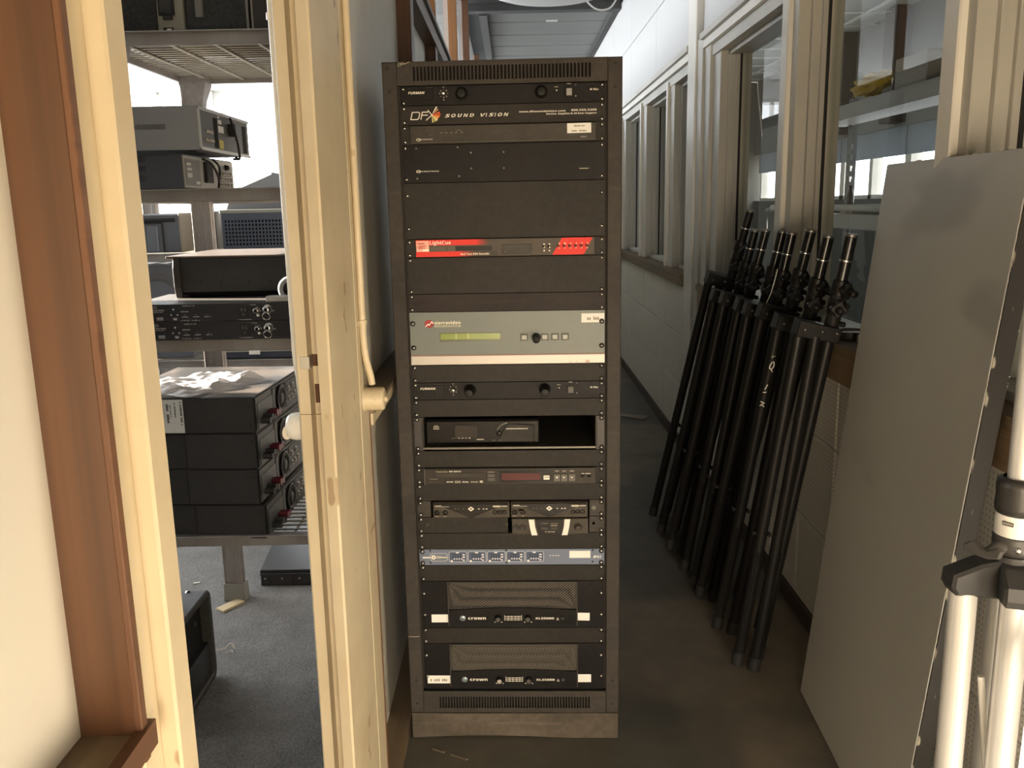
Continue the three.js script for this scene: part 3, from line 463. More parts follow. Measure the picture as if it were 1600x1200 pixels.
{ // grey-green routing switcher
  const gm = std({ map: tex(256, 0.5, 0.5, (u, v) => mul([0.15, 0.17, 0.155], 0.9 + 0.2 * fbm(u, v, 4, 4, 171))), roughness: 0.45 });
  const t = unit('video_switcher', 'grey-green three-unit video switcher with yellow-green display and pale lower strip', 'switcher', 12, 3, { mat: gm, rows: [0.0445, 0.105], washer: true, depth: 0.25 }), Y = t.Y;
  put([B(-0.2413, 0.2413, 0.0012, 0.0235, 0, 0.0022, 0.0008)], plain([0.5, 0.46, 0.41], 0.4, 0.2), 'lower_strip', t);
  put([B(-0.2413, 0.2413, 0.0235, 0.0255, 0, 0.0014, 0.0003)], plain([0.33, 0.16, 0.13], 0.5), 'red_line', t);
  const d = put([B(-0.167, -0.0145, -0.0105, 0.0105, 0, 0.0008, 0.0003)], plain([0.07, 0.085, 0.02], 0.3), 'display', t); d.position.set(0, Y(1.1008), 0);
  put([B(-0.1655, -0.017, -0.0052, 0.0095, 0.0009, 0.0012, 0.0001)], plain([0.2, 0.27, 0.025], 0.25), 'display_glass', d);
  put([B(-0.129, -0.124, -0.0052, 0.0095, 0.0012, 0.0014, 0.0001), B(-0.1, -0.094, -0.005, 0.0095, 0.0012, 0.0014, 0.0001)], plain([0.34, 0.4, 0.1], 0.3), 'display_bar', d);
  print(t, 'printed_text', -0.156, Y(1.1345), 0.1, 0.026, (g, W, H) => { g.fillStyle = '#a03438'; g.beginPath(); g.ellipse(13, 12.5, 11.2, 10, 0, 0, 7); g.fill(); g.strokeStyle = '#f3e9dc'; g.lineWidth = 2.3; g.beginPath(); g.moveTo(4, 20); g.lineTo(10, 13); g.lineTo(13, 16); g.lineTo(20, 7); g.lineTo(24, 12); g.stroke(); txt(g, 'sierravideo', 26, 14, 11.5, { w: 66, c: '#f1ecd6' }); g.fillStyle = '#b9b8a4'; g.fillRect(26, 16.5, 66, 4.6); strokes(g, 30, 20.3, 56, 2.6, '#7d7d6c'); });
  print(t, 'printed_text', 0.0915, Y(1.079), 0.16, 0.034, (g) => { const c = ['SELECT', 'ESC', 'ADJ', 'ENTER']; [30.6, 81.4, 106.7, 132].forEach((x, i) => txt(g, c[i], x, 5.2, 4.6, { a: 'c', w: [17, 13, 12, 14][i], c: '#f2edd9' })); txt(g, 'illuminated', 22, 30, 3.2, { w: 24, b: false, c: '#a9a998' }); });
  print(t, 'printed_text', 0.176, Y(1.036), 0.08, 0.014, (g) => { txt(g, 'MEDIA PRO', 7, 9.6, 8, { w: 48, c: '#f6f1e4' }); txt(g, '32', 58, 9.6, 8, { w: 10, c: '#a65a50' }); }, { z: 0.0026 });
  label(t, 0.212, Y(1.1445), 0.0565, 0.0225, [0.5]);
  for (const x of [0.0421, 0.0929, 0.1182, 0.1435]) {
    const f = put(prism([[-0.0095, -0.0085], [0.0095, -0.0085], [0.0095, 0.0085], [-0.0095, 0.0085]], 0.0012, 0.0003, [[[-0.0075, -0.0068], [0.0075, -0.0068], [0.0075, 0.0068], [-0.0075, 0.0068]]]), plain([0.08, 0.08, 0.068], 0.5), 'button_frame', t); f.position.set(x, Y(1.0988), 0.0014);
    const b = put(B(-0.0068, 0.0068, -0.006, 0.006, 0, 0.003, 0.001), plain([0.3, 0.31, 0.26], 0.35), 'push_button', f); b.position.z = -0.001;
  }
  const k = put(facing(lathe([[0, 0.042], [0.0082, 0.0415], [0.0092, 0.039], [0.0098, 0.004], [0.011, 0.002], [0.011, 0]], 26)), knobBlack, 'rotary_knob', t); k.position.set(0.0722, Y(1.0978), 0.0005);
}
{ // rack shelf
  const sm = std({ map: dustMap([0.032, 0.029, 0.026], [0.06, 0.053, 0.045], 181), roughness: 0.45, metalness: 0.2 });
  const t = unit('rack_shelf', 'open two-unit black rack shelf holding the set-top box', 'shelf', 18, 2, { bare: true, chassis: false, washer: true });
  const h = 2 * RU;
  for (const s of [-1, 1]) put([B(s * 0.2225, s * 0.2413, 0.0005, h - 0.0008, -0.003, 0, 0.0006), B(s * 0.2195, s * 0.2225, 0.0005, h - 0.0008, -0.35, 0.001, 0.0006)], sm, 'side_bracket', t);
  put([B(-0.2195, 0.2195, 0.0055, 0.0075, -0.35, 0, 0.0006), B(-0.2195, 0.2195, 0.0035, 0.0095, -0.0015, 0.0015, 0.0008)], plain([0.13, 0.12, 0.1], 0.38, 0.4), 'shelf_tray', t);
  put([B(-0.2195, 0.2195, 0.0075, h - 0.002, -0.352, -0.35, 0.0005)], voidBlack, 'back_panel', t);
}
{ // set-top box on the shelf
  const y0 = RTOP - 20 * RU + 0.0078;
  const t = thing('set_top_box', 'black cable set-top box on the open shelf, left two thirds', 'cable box', rackAt(-0.069, y0, -0.035), RACK.ry);
  put([B(-0.143, 0.143, 0.005, 0.066, -0.24, -0.006, 0.004)], deviceBlack, 'case', t);
  put([B(-0.145, 0.145, 0.005, 0.064, -0.008, 0, 0.0025)], matt({ map: dustMap([0.012, 0.011, 0.01], [0.024, 0.022, 0.019], 185), roughness: 0.25 }), 'front_panel', t);
  for (const [x, z] of [[-0.12, -0.02], [0.12, -0.02], [-0.12, -0.22], [0.12, -0.22]]) put(cyl(0.007, 0.008, 0.005, 12).translate(x, 0.0025, z), rubber, 'foot', t);
  put([B(-0.071, -0.013, 0.018, 0.052, 0, 0.0012, 0.0004)], plain([0.012, 0.006, 0.005], 0.12), 'display', t);
  const cr = put(prism([[0.041, 0.0115], [0.05, 0.009], [0.131, 0.009], [0.131, 0.052], [0.068, 0.056], [0.056, 0.044]], 0.004, 0.0008), matt({ map: dustMap([0.022, 0.02, 0.017], [0.036, 0.032, 0.027], 189), roughness: 0.35 }), 'flap', t); cr.position.z = 0.0035;
  put(tube([[0.036, 0.032, 0.001], [0.041, 0.045, 0.0015], [0.051, 0.054, 0.0015], [0.064, 0.058, 0.001]], 0.0011, 6, 16), plain([0.3, 0.28, 0.24], 0.3, 0.5), 'trim_arc', t);
  const k = put(facing(lathe([[0, 0.004], [0.006, 0.0035], [0.0075, 0]], 18)), knobBlack, 'power_button', t); k.position.set(0.041, 0.031, 0);
  put(facing(lathe([[0, 0.001], [0.0012, 0]], 8)).translate(0.0025, 0, 0.004), paper, 'indicator', k);
  print(t, 'printed_text', 0, 0.0335, 0.27, 0.05, (g) => {
    g.fillStyle = '#d9d3c4'; for (let i = 0; i < 7; i++) g.fillRect(9 + i * 2.3, 9 - [1, 3, 5, 2, 5, 3, 1][i], 1.2, [1, 3, 5, 2, 5, 3, 1][i] + 0.6); txt(g, 'CISCO', 16.5, 14.6, 5, { a: 'c', w: 15, c: '#e0dacb' });
    txt(g, 'MSG', 56, 40, 2.8, { w: 9, b: false, c: '#aaa392' }); for (const x of [72, 81, 90, 99]) { g.fillStyle = '#d9d3c4'; g.fillRect(x, 38, 4.5, 1.8); }
    txt(g, 'MENU', 129, 44, 4.2, { a: 'c', w: 19, c: '#e4decf' }); txt(g, 'INFO', 163, 46, 2.8, { a: 'c', w: 9, b: false, c: '#b9b2a1' }); txt(g, 'EXIT', 180, 46, 2.8, { a: 'c', w: 9, b: false, c: '#b9b2a1' });
    strokes(g, 196, 16.5, 54, 3.2, '#e8e2d2');
  }, { z: 0.0042 });
}
{ // disc player
  const t = unit('disc_player', 'charcoal one-unit disc player with dark red display window', 'disc player', 21, 1, { mat: panelMetal, washer: true });
  const e = put([B(-0.2185, 0.2185, 0.001, 0.0434, 0, 0.008, 0.0012)], matt({ map: dustMap([0.038, 0.034, 0.029], [0.06, 0.054, 0.045], 191), roughness: 0.4 }), 'front_panel', t);
  put([B(-0.2193, -0.2178, 0.001, 0.0434, 0, 0.0095, 0.0004)], plain([0.2, 0.18, 0.15], 0.4, 0.4), 'side_edge', t);
  put([B(-0.189, -0.0685, 0.0205, 0.0325, 0.008, 0.0098, 0.0008)], deviceGray, 'disc_tray', t);
  put([B(-0.0275, 0.1055, 0.008, 0.0365, 0.008, 0.0088, 0.0005)], plain([0.012, 0.01, 0.008], 0.15), 'display', t);
  put([B(-0.021, 0.078, 0.012, 0.0305, 0.0088, 0.0092, 0.0002)], plain([0.085, 0.014, 0.012], 0.2), 'red_filter', t);
  put(prism([[-0.059, 0.009], [-0.036, 0.009], [-0.036, 0.034], [-0.059, 0.034]], 0.0015, 0.0004, [[[-0.057, 0.011], [-0.038, 0.011], [-0.038, 0.032], [-0.057, 0.032]]]).translate(0, 0, 0.0095), deviceGray, 'button_frame', t);
  put([B(-0.057, -0.038, 0.0205, 0.03, 0.008, 0.0105, 0.0008), B(-0.057, -0.038, 0.011, 0.0195, 0.008, 0.01, 0.0008)], plain([0.06, 0.053, 0.045], 0.4), 'eject_button', t);
  for (const x of [0.12, 0.1385, 0.158]) { const b = put(B(-0.0085, 0.0085, -0.0095, 0.0095, 0, 0.003, 0.001), plain([0.1, 0.092, 0.077], 0.4), 'transport_button', t); b.position.set(x, 0.018, 0.008); }
  for (const x of [0.185, 0.2015]) { const b = put(facing(lathe([[0, 0.0016], [0.003, 0.0012], [0.004, 0]], 12)).scale(1.3, 0.8, 1), knobBlack, 'small_button', t); b.position.set(x, 0.0215, 0.008); }
  put([B(-0.208, -0.183, 0.006, 0.014, 0.008, 0.0095, 0.0008)], deviceGray, 'power_button', t);
  print(t, 'printed_text', 0, RU / 2, 0.43, 0.042, (g, W, H) => {
    const c = W / 2; txt(g, 'TASCAM', c - 190, 8, 5, { w: 32, c: '#b3a988' }); txt(g, 'DV-D01U', c - 155, 8, 5.2, { w: 31, c: '#ece6d6' });
    txt(g, 'POWER', c - 205, 26.5, 2.8, { w: 20, b: false, c: '#c9c3b3' });
    txt(g, 'DVD', c - 162, 35.5, 4.6, { w: 17, c: '#e9e3d3' }); g.fillStyle = '#9d9888'; g.fillRect(c - 141, 30.5, 15, 6); txt(g, 'MP3', c - 139.5, 35.4, 4.6, { w: 12, c: '#4a463c' }); txt(g, 'PAL', c - 123, 35.5, 5, { i: true, w: 18, c: '#e9e3d3' }); txt(g, 'DOLBY', c - 100, 35.5, 5, { w: 19, c: '#c9c3b3' }); g.fillStyle = '#c9c3b3'; g.fillRect(c - 77, 30.5, 8, 6);
    txt(g, 'OPEN/CLOSE', c - 47.5, 9.6, 2.4, { a: 'c', w: 18, c: '#d8d2c2' });
    g.fillStyle = '#f0eadb'; g.fillRect(c + 86, 18.5, 15, 11); txt(g, 'DVD', c + 93.5, 25.6, 5.5, { a: 'c', w: 12, c: '#2a2621' });
    ['STOP', 'PLAY', 'PAUSE'].forEach((s, i) => txt(g, s, c + [120, 138.5, 158][i], 8.6, 3.4, { a: 'c', w: 10, c: '#efe9d9' })); txt(g, 'SKIP / SEARCH', c + 194, 15.2, 3.2, { a: 'c', w: 23, c: '#efe9d9' });
    g.fillStyle = '#efe9d9'; g.fillRect(c + 118, 22, 4, 4); for (const x of [136, 156]) { g.beginPath(); g.moveTo(c + x, 21.6); g.lineTo(c + x + 5, 24); g.lineTo(c + x, 26.4); g.fill(); }
  }, { z: 0.0114 });
}
// wireless receivers, each half a rack wide, with their mounting ears
const rxMat = matt({ map: dustMap([0.06, 0.052, 0.042], [0.105, 0.093, 0.075], 195), roughness: 0.45 }), lensMat = plain([0.018, 0.016, 0.014], 0.14);
function receiverA(lb, x, plug) {
  const t = thing('wireless_receiver', lb, 'receiver', rackAt(x, RTOP - 24 * RU, -0.0105), RACK.ry, 'half-width wireless receivers'), w = 0.0985, h = 0.0425;
  put([B(-w, w, 0.001, h, -0.17, 0.012, 0.002)], rxMat, 'case', t);
  const pts = [[-w + 0.003, h - 0.002]]; for (let i = 0; i <= 20; i++) { const u = -1 + i / 10; pts.push([u * (w - 0.003), h - 0.0065 - 0.0345 * Math.pow(Math.max(0, 1 - Math.abs(u) / 0.9), 0.85) * (0.55 + 0.45 * (1 - Math.abs(u)))]); } pts.push([w - 0.003, h - 0.002]);
  const l = put(prism(pts, 0.005, 0.0008), lensMat, 'dark_lens', t); l.position.z = 0.0155;
  for (const q of [-0.089, -0.067]) put(facing(lathe([[0, 0.003], [0.0045, 0.0028], [0.0055, 0.0018], [0.0066, 0.0012], [0.007, 0]], 18)).translate(q, 0.0155, 0.012), knobBlack, 'button', t);
  if (plug) put([B(-0.0695, -0.0655, 0.014, 0.0225, 0.012, 0.03, 0.001), B(-0.078, -0.0655, 0.0205, 0.0245, 0.012, 0.026, 0.001)], plain([0.05, 0.028, 0.02], 0.5), 'switch_tab', t);
  for (const q of [0.061, 0.073, 0.085]) { const b = put(facing(lathe([[0.0036, 0.0008], [0.0052, 0.0012], [0.0062, 0]], 18)).translate(q, 0.0165, 0.012), knobBlack, 'button_ring', t); put(facing(lathe([[0, 0.0022], [0.003, 0.0018], [0.0036, 0]], 14)).translate(q, 0.0165, 0.012), rxMat, 'button', b); }
  print(t, 'printed_text', 0, h / 2, 0.19, 0.042, (g, W) => {
    const c = W / 2; txt(g, 'SHURE', c - 93, 8.6, 4.6, { i: true, w: 17, c: '#ece4d0' }); g.fillStyle = '#cfc7b3'; g.fillRect(c - 76, 8.2, 20, 1.1);
    g.fillStyle = '#efe8d8'; g.beginPath(); g.moveTo(c, 8.5); g.lineTo(c + 8.5, 15); g.lineTo(c, 21.5); g.lineTo(c - 8.5, 15); g.fill(); g.fillStyle = '#6e675a'; g.beginPath(); g.ellipse(c, 15, 3, 2.4, 0, 0, 7); g.fill();
    for (const q of [20, 32, 40]) { g.fillStyle = '#f2ebdb'; g.fillRect(c + q - 2, 14, 4.4, 2.2); } for (const q of [-42, -34, -22]) { g.fillStyle = '#7d7566'; g.fillRect(c + q, 14, 4, 1.4); }
    g.fillStyle = '#a39a84'; g.fillRect(c + 56, 6, 20, 5); g.fillStyle = '#e0d8c4'; g.fillRect(c + 77, 7.2, 16, 2); txt(g, 'SLX4', c + 58, 10.2, 4.4, { w: 16, c: '#e9e2d0' });
    txt(g, 'power', c - 89, 35.4, 2.6, { a: 'c', w: 9, c: '#c9c1ae' }); txt(g, 'sync', c - 67, 35.4, 2.6, { a: 'c', w: 9, c: '#c9c1ae' });
  }, { z: 0.0166 });
}
receiverA('left of two twin wireless receivers with V-shaped dark lens and white diamond', -0.1011, false);
receiverA('right of two twin wireless receivers with V-shaped dark lens and white diamond', 0.0995, true);
{
  const t = thing('wireless_receiver', 'wireless receiver with two curved white strips round its centre, below the twins', 'receiver', rackAt(0.1011, RTOP - 25 * RU, -0.0105), RACK.ry, 'half-width wireless receivers'), w = 0.098, h = 0.0428;
  const pts = [[-w, 0.002]]; for (let i = 0; i <= 10; i++) pts.push([-w + i * w / 5, 0.002 - 0.0035 * Math.sin(Math.PI * i / 10)]); pts.push([w, h], [-w, h]);
  put([prism(pts, 0.18, 0.0015).translate(0, 0, 0.013)], rxMat, 'case', t);
  const c0 = [[-0.036, h - 0.001], [0.034, h - 0.001], [0.033, 0.02], [0.03, 0.0], [-0.028, 0.0], [-0.033, 0.02]];
  put(prism(c0, 0.004, 0.0008).translate(0, 0, 0.0158), lensMat, 'dark_lens', t);
  const wm = plain([0.85, 0.82, 0.74], 0.4);
  for (const s of [-1, 1]) put(prism([[s * 0.0535, h - 0.0008], [s * 0.039, h - 0.0008], [s * 0.0365, 0.02], [s * 0.031, -0.001], [s * 0.046, -0.001], [s * 0.0505, 0.02]], 0.004, 0.0006).translate(-0.0015, 0, 0.0168), wm, 'white_strip', t);
  print(t, 'display_print', 0, 0.0215, 0.05, 0.034, (g) => { g.fillStyle = '#5b564a'; g.fillRect(2, 6, 18, 3); g.fillRect(26, 6, 20, 3); g.fillStyle = '#77705f'; g.fillRect(26, 11, 18, 4); g.fillStyle = '#39352d'; g.fillRect(2, 18, 17, 6); g.fillRect(27, 18, 16, 6); strokes(g, 12, 31, 26, 2.8, '#c9c2b0'); }, { z: 0.0164 });
  for (const q of [-0.087, -0.0705]) put(facing(lathe([[0, 0.0006], [0.0052, 0.0008], [0.0062, 0.0022], [0.0078, 0.0018], [0.0085, 0]], 20)).translate(q, 0.0195, 0.013), deviceGray, 'jack', t);
  const k = put(facing(lathe([[0, 0.012], [0.006, 0.0115], [0.0068, 0.0105], [0.0072, 0.002], [0.0105, 0.0015], [0.0115, 0]], 26)), rxMat, 'volume_knob', t); k.position.set(0.0715, 0.0205, 0.013);
}
{ // brackets that carry the receivers
  const mk = (name, lb, u, parts) => { const t = unit(name, lb, 'rack ear', u, 1, { bare: true, chassis: false, washer: true, group: 'receiver mounting ears' }); parts(t); };
  mk('mounting_ear', 'pair of plain ears either side of the twin wireless receivers', 23, (t) => {
    put([B(-0.2413, -0.208, 0.0005, RU - 0.0008, -0.003, 0, 0.0006), B(-0.2095, -0.2065, 0.0005, RU - 0.0008, -0.05, 0, 0.0005)], deviceGray, 'ear', t);
    put([B(0.203, 0.2413, 0.0005, RU - 0.0008, -0.003, 0, 0.0006)], deviceGray, 'ear', t);
    put(facing(lathe([[0, 0.003], [0.004, 0.0026], [0.0065, 0]], 16)).translate(0.2145, 0.0225, 0), std({ color: [0.16, 0.17, 0.14], roughness: 0.5 }), 'antenna_plug', t);
    put([B(-0.238, 0.238, 0.0, 0.001, -0.25, -0.02, 0.0003)], deviceGray, 'tray', t);
  });
  mk('mounting_ear', 'long filler ear left of the receiver with white strips, ear with round hole right', 24, (t) => {
    put([B(-0.2413, -0.0075, 0.0005, RU - 0.0008, -0.003, 0, 0.0006)], panelMetal, 'ear', t);
    put(prism([[0.2025, 0.0005], [0.2413, 0.0005], [0.2413, RU - 0.0008], [0.2025, RU - 0.0008]], 0.003, 0.0005, [Array.from({ length: 14 }, (_, i) => [0.2135 + 0.0036 * Math.cos(i * Math.PI / 7), 0.0245 + 0.0036 * Math.sin(i * Math.PI / 7)])]), deviceGray, 'ear', t);
    for (const x of [-0.2185, -0.0125]) put(facing(lathe([[0, 0.0026], [0.0035, 0.0022], [0.006, 0]], 16)).translate(x, 0.023, 0), deviceGray, 'antenna_plug', t);
  });
}
{ // blue processor
  const bm = std({ map: tex(256, 0.5, 0.5, (u, v) => mul([0.15, 0.18, 0.25], 0.9 + 0.2 * fbm(u, v, 4, 4, 201))), roughness: 0.45, metalness: 0.2 });
  const t = unit('signal_processor', 'slate-blue one-unit signal processor with five white outlined meter boxes', 'processor', 26, 1, { mat: bm, washer: true });
  print(t, 'printed_text', 0, RU / 2, 0.466, 0.043, (g, W, H) => {
    const c = W / 2, rb = (x, y, w, h, r) => { g.beginPath(); g.roundRect(x, y, w, h, r); };
    g.fillStyle = '#e6e6dc'; g.fillRect(c - 238, 20, 25, 4); rb(c - 213, 10.5, 45, 21.5, 7); g.strokeStyle = '#d8d8d2'; g.lineWidth = 1.2; g.stroke();
    g.fillStyle = '#f0ead2'; g.beginPath(); g.arc(c - 204.5, 21.5, 6.2, 0, 7); g.fill(); g.fillStyle = '#7d8894'; g.beginPath(); g.arc(c - 204, 21.5, 2.4, 0, 7); g.fill(); g.fillStyle = '#b3aea2'; g.fillRect(c - 197, 17.5, 12, 7.6); strokes(g, c - 185.5, 23.8, 16, 4.4, '#efeab8');
    for (let i = 0; i < 5; i++) {
      const x = c - 163.5 + i * 50.2; rb(x, 6, 46.5, 28.5, 5); g.fillStyle = '#47536a'; g.fill(); g.strokeStyle = '#cfd2d6'; g.lineWidth = 1.3; g.stroke(); g.fillStyle = '#e8e8e4'; g.beginPath(); g.arc(x + 6.5, 32, 3, 0, 7); g.fill();
      g.fillRect(x + 18, 7.5, 8, 3); for (const y of [13, 19.5]) g.fillRect(x + 35, y, 6.5, 3.4); g.fillRect(x + 35.5, 28, 5, 3.4); for (let q = 0; q < 4; q++) { g.fillRect(x + 12 + q * 6.5, 24.5, 3.4, 3.4); } g.fillStyle = '#27303e'; for (let q = 0; q < 4; q++) for (let r = 0; r < 2; r++) g.fillRect(x + 9 + q * 6.2, 12.5 + r * 6, 4.4, 3.6);
    }
    for (let q = 0; q < 4; q++) { g.fillStyle = '#e0e0d8'; g.fillRect(c + 99 + q * 7, 17, 4.4, 2.2); }
    txt(g, 'BSS', c + 211, 25.5, 9, { i: true, w: 24, c: '#f4f4ee' });
  });
  for (const [x, y] of [[-0.213, 0.041], [-0.213, 0.007], [-0.0135, 0.041], [-0.0135, 0.0065], [0.211, 0.04], [0.211, 0.008]]) put(facing(lathe([[0, 0.0016], [0.0017, 0.0012], [0.0026, 0]], 10)).translate(x, y, 0), rubber, 'cover_screw', t);
  label(t, 0.178, t.Y(0.5262), 0.0545, 0.0195);
}
// power amplifiers (two of a kind)
function amplifier(lb, u, dusty) {
  const t = unit('power_amplifier', lb, 'amplifier', u, 3, { mat: deviceBlack, group: 'power amplifiers in the rack', rows: [0.038, 0.0985] }), Y = (v) => v + u * 0;
  const mx = 0.1675, y0 = 0.0685, y1 = 0.128;
  // grille field: dark filter behind a lattice of diagonal bars
  put([B(-mx, mx, 0.052, y1 + 0.002, 0.0002, 0.001, 0.0002)], plain(dusty ? [0.022, 0.019, 0.015] : [0.012, 0.0105, 0.009], 0.9), 'dust_filter', t);
  const bars = [], bm = std({ map: tex(256, 0.34, 0.34, (a, b) => mixc([0.03, 0.027, 0.022], [0.22, 0.19, 0.145], smooth(0.45, 0.68, fbm(a, b, 5, 5, 211 + u, 4)) * (dusty ? 1 : 0.55))), roughness: 0.7 });
  for (let s = -1; s <= 1; s += 2) for (let q = -mx - 0.09; q < mx + 0.09; q += 0.0085) {
    // clip the slanted bar to the field
    const hgt = y1 - 0.056, dx = hgt * 1.15; let xa = q - s * dx / 2, xb = q + s * dx / 2, ya = 0.056, yb = y1;
    const cl = (x, y, X, Yq, lim) => [lim, y + (Yq - y) * (lim - x) / (X - x)];
    for (const lim of [-mx, mx]) { const out = (x) => lim < 0 ? x < lim : x > lim; if (out(xa) && out(xb)) { xa = NaN; break; } if (out(xa)) [xa, ya] = cl(xa, ya, xb, yb, lim); else if (out(xb)) [xb, yb] = cl(xa, ya, xb, yb, lim); }
    if (!Number.isNaN(xa) && Math.hypot(xb - xa, yb - ya) > 0.004) { const len = Math.hypot(xb - xa, yb - ya), g = new THREE.BoxGeometry(len, s > 0 ? 0.0032 : 0.0018, 0.0018); g.rotateZ(Math.atan2(yb - ya, xb - xa)); g.translate((xa + xb) / 2, (ya + yb) / 2, s > 0 ? 0.0026 : 0.0018); bars.push(g); }
  }
  put(bars, bm, 'grille', t).userData.kind = 'stuff';
  // raised surround: side rims, top rim, lower fascia with an arched upper edge
  const f = [[-0.17, 0.008], [0.17, 0.008]]; for (let i = 0; i <= 16; i++) { const q = 0.17 - i * 0.34 / 16; f.push([q, 0.0535 + 0.0065 * Math.cos(q / 0.17 * Math.PI / 2)]); }
  put(prism(f, 0.006, 0.001).translate(0, 0, 0.006), deviceBlack, 'fascia', t);
  put([B(-0.1715, -0.168, 0.008, y1 + 0.004, 0, 0.0062, 0.001), B(0.168, 0.1715, 0.008, y1 + 0.004, 0, 0.0062, 0.001), B(-0.1715, 0.1715, y1 + 0.001, y1 + 0.005, 0, 0.0062, 0.001)], plain([0.05, 0.045, 0.038], 0.4), 'grille_rim', t);
  const yc = 0.0305;
  put(facing(lathe([[0, 0.003], [0.006, 0.0026], [0.0082, 0.001], [0.0085, 0]], 22)).translate(-0.1325, yc, 0.006), plain([0.3, 0.36, 0.38], 0.25, 0.6), 'badge', t);
  for (const x of [-0.0385, 0.04]) { const k = put(facing(lathe([[0, 0.0125], [0.0062, 0.012], [0.0076, 0.0105], [0.0088, 0.002], [0.0098, 0.001], [0.01, 0]], 26)), knobBlack, 'level_knob', t); k.position.set(x, yc + 0.0005, 0.006); put(facing(lathe([[0, 0.0006], [0.0055, 0.0004], [0.006, 0]], 18)).translate(0, 0, 0.0123), plain(dusty && x < 0 ? [0.4, 0.37, 0.33] : [0.07, 0.065, 0.058], 0.35), 'knob_cap', k); }
  put(facing(lathe([[0, 0.004], [0.0032, 0.0038], [0.0042, 0.003], [0.0045, 0]], 16)).translate(0.132, yc, 0.006), deviceGray, 'power_button', t);
  print(t, 'printed_text', 0, yc, 0.32, 0.034, (g, W, H) => {
    const c = W / 2, m = H / 2; txt(g, 'crown', c - 119, m + 4, 12, { w: 49, c: '#efeadd' });
    g.strokeStyle = '#8fb0b4'; g.lineWidth = 1; 
    g.fillStyle = '#ded8c8'; for (const y of [-5.6, -0.8, 4]) g.fillRect(c - 22, m + y, 46, 1.3); g.fillRect(c - 22, m - 9, 1, 15); g.fillRect(c + 23, m - 9, 1, 15); for (const q of [-14, -5, 5, 13]) for (const y of [-6.3, -1.5, 3.3]) g.fillRect(c + q, m + y, 4.5, 2.6);
    txt(g, 'XLS5000', c + 59.5, m + 3, 8.4, { w: 50, c: '#efeadd' }); g.fillStyle = '#d9d3c4'; g.fillRect(c + 115, m + 3.4, 7, 2); g.beginPath(); g.moveTo(c + 118.5, m - 2); g.lineTo(c + 121, m + 2); g.lineTo(c + 116, m + 2); g.fill();
    for (const q of [-38.5, 40]) for (const s of [-1, 1]) { g.fillStyle = '#d9d3c4'; g.fillRect(c + q + s * 9 - 1.5, m + 10, 3.4, 2.4); }
  }, { z: 0.0064 });
  for (const [x, y] of [[-0.2015, 0.121], [0.2045, 0.121], [0.2065, 0.027]]) put(facing(lathe([[0, 0.0003], [0.003, 0.0005], [0.0036, 0]], 12)).translate(x, y, 0), voidBlack, 'screw_hole', t);
  return t;
}
{ const a = amplifier('black power amplifier above the lower blank panel, white labels at both sides', 28, false); label(a, -0.193, 0.0275, 0.046, 0.0225); label(a, 0.1865, 0.0315, 0.033, 0.022, [], -0.03); }
{ const a = amplifier('black power amplifier at the very bottom of the rack with dust-clogged grille', 32, true); label(a, -0.2015, 0.0275, 0.064, 0.023, [0.75]); label(a, 0.189, 0.031, 0.0355, 0.023); }

// ---------------------------------------------------------------- right side of the corridor
{ // leaning board
  const bm = std({ map: tex(512, 1.55, 1.55, (u, v) => { const a = fbm(u, v, 3, 3, 221, 5), s = smooth(0.6, 0.75, fbm(u, v, 3, 7, 223)); return mul(mixc([0.56, 0.555, 0.53], [0.46, 0.455, 0.43], clamp(a * 1.2 - 0.1)), 1 - 0.22 * s); }), roughness: 0.42, metalness: 0.15 });
  const em = std({ map: tex(256, 0.4, 0.4, (u, v) => mixc([0.022, 0.02, 0.018], [0.5, 0.46, 0.38], smooth(0.7, 0.75, fbm(u, v, 5, 22, 227)))), roughness: 0.5 });
  const A = new THREE.Vector3(0.828, 0.001, -2.339), u = new THREE.Vector3(-0.0528, 0, 0.9986).normalize(), w0 = new THREE.Vector3(0.1005, 0.9949, 0.0053), n = new THREE.Vector3().crossVectors(u, w0).normalize(), w = new THREE.Vector3().crossVectors(n, u);
  const t = thing('leaning_board', 'large grey laminate board with chipped black edges leaning against the window frames', 'board', [A.x, A.y, A.z]);
  const bas = new THREE.Matrix4().makeBasis(u, w, n); t.quaternion.setFromRotationMatrix(bas);
  // n points away from the wall or to it: keep the laminate on the corridor side
  const side = n.x < 0 ? 1 : -1, W = 0.714, Hh = 1.512, T = 0.04;
  const faceG = cbox(W, Hh, T - 0.003, 0.0015); put(at(faceG, W / 2, Hh / 2, -side * (T / 2 + 0.001)), em, 'core', t);
  const lam = cbox(W - 0.003, Hh - 0.003, 0.0025, 0.0006); put(at(lam, W / 2, Hh / 2, -side * 0.00125), bm, 'laminate', t);
  const pale = plain([0.55, 0.51, 0.42], 0.6), ch = [];
  for (let i = 0; i < 34; i++) { const y = Math.pow(rnd(), 0.8) * 1.45, l = 0.003 + 0.011 * rnd() * rnd(); ch.push(B(W - 0.0012, W + 0.0004, y, y + l, -side * 0.001 - 0.0008, -side * 0.001 + 0.0008, 0.0003)); if (i % 2) ch.push(B(W - 0.0012, W + 0.0004, y + 0.01, y + 0.01 + l * 0.7, -side * (T - 0.0025), -side * (T - 0.0005), 0.0003)); }
  for (let i = 0; i < 9; i++) { const x = 0.05 + rnd() * 0.6; ch.push(B(x, x + 0.006 + 0.03 * rnd() * rnd(), Hh - 0.0018, Hh + 0.0006, -0.002, 0.0012, 0.0003)); }
  put(ch, pale, 'edge_chip', t).userData.kind = 'stuff';
}
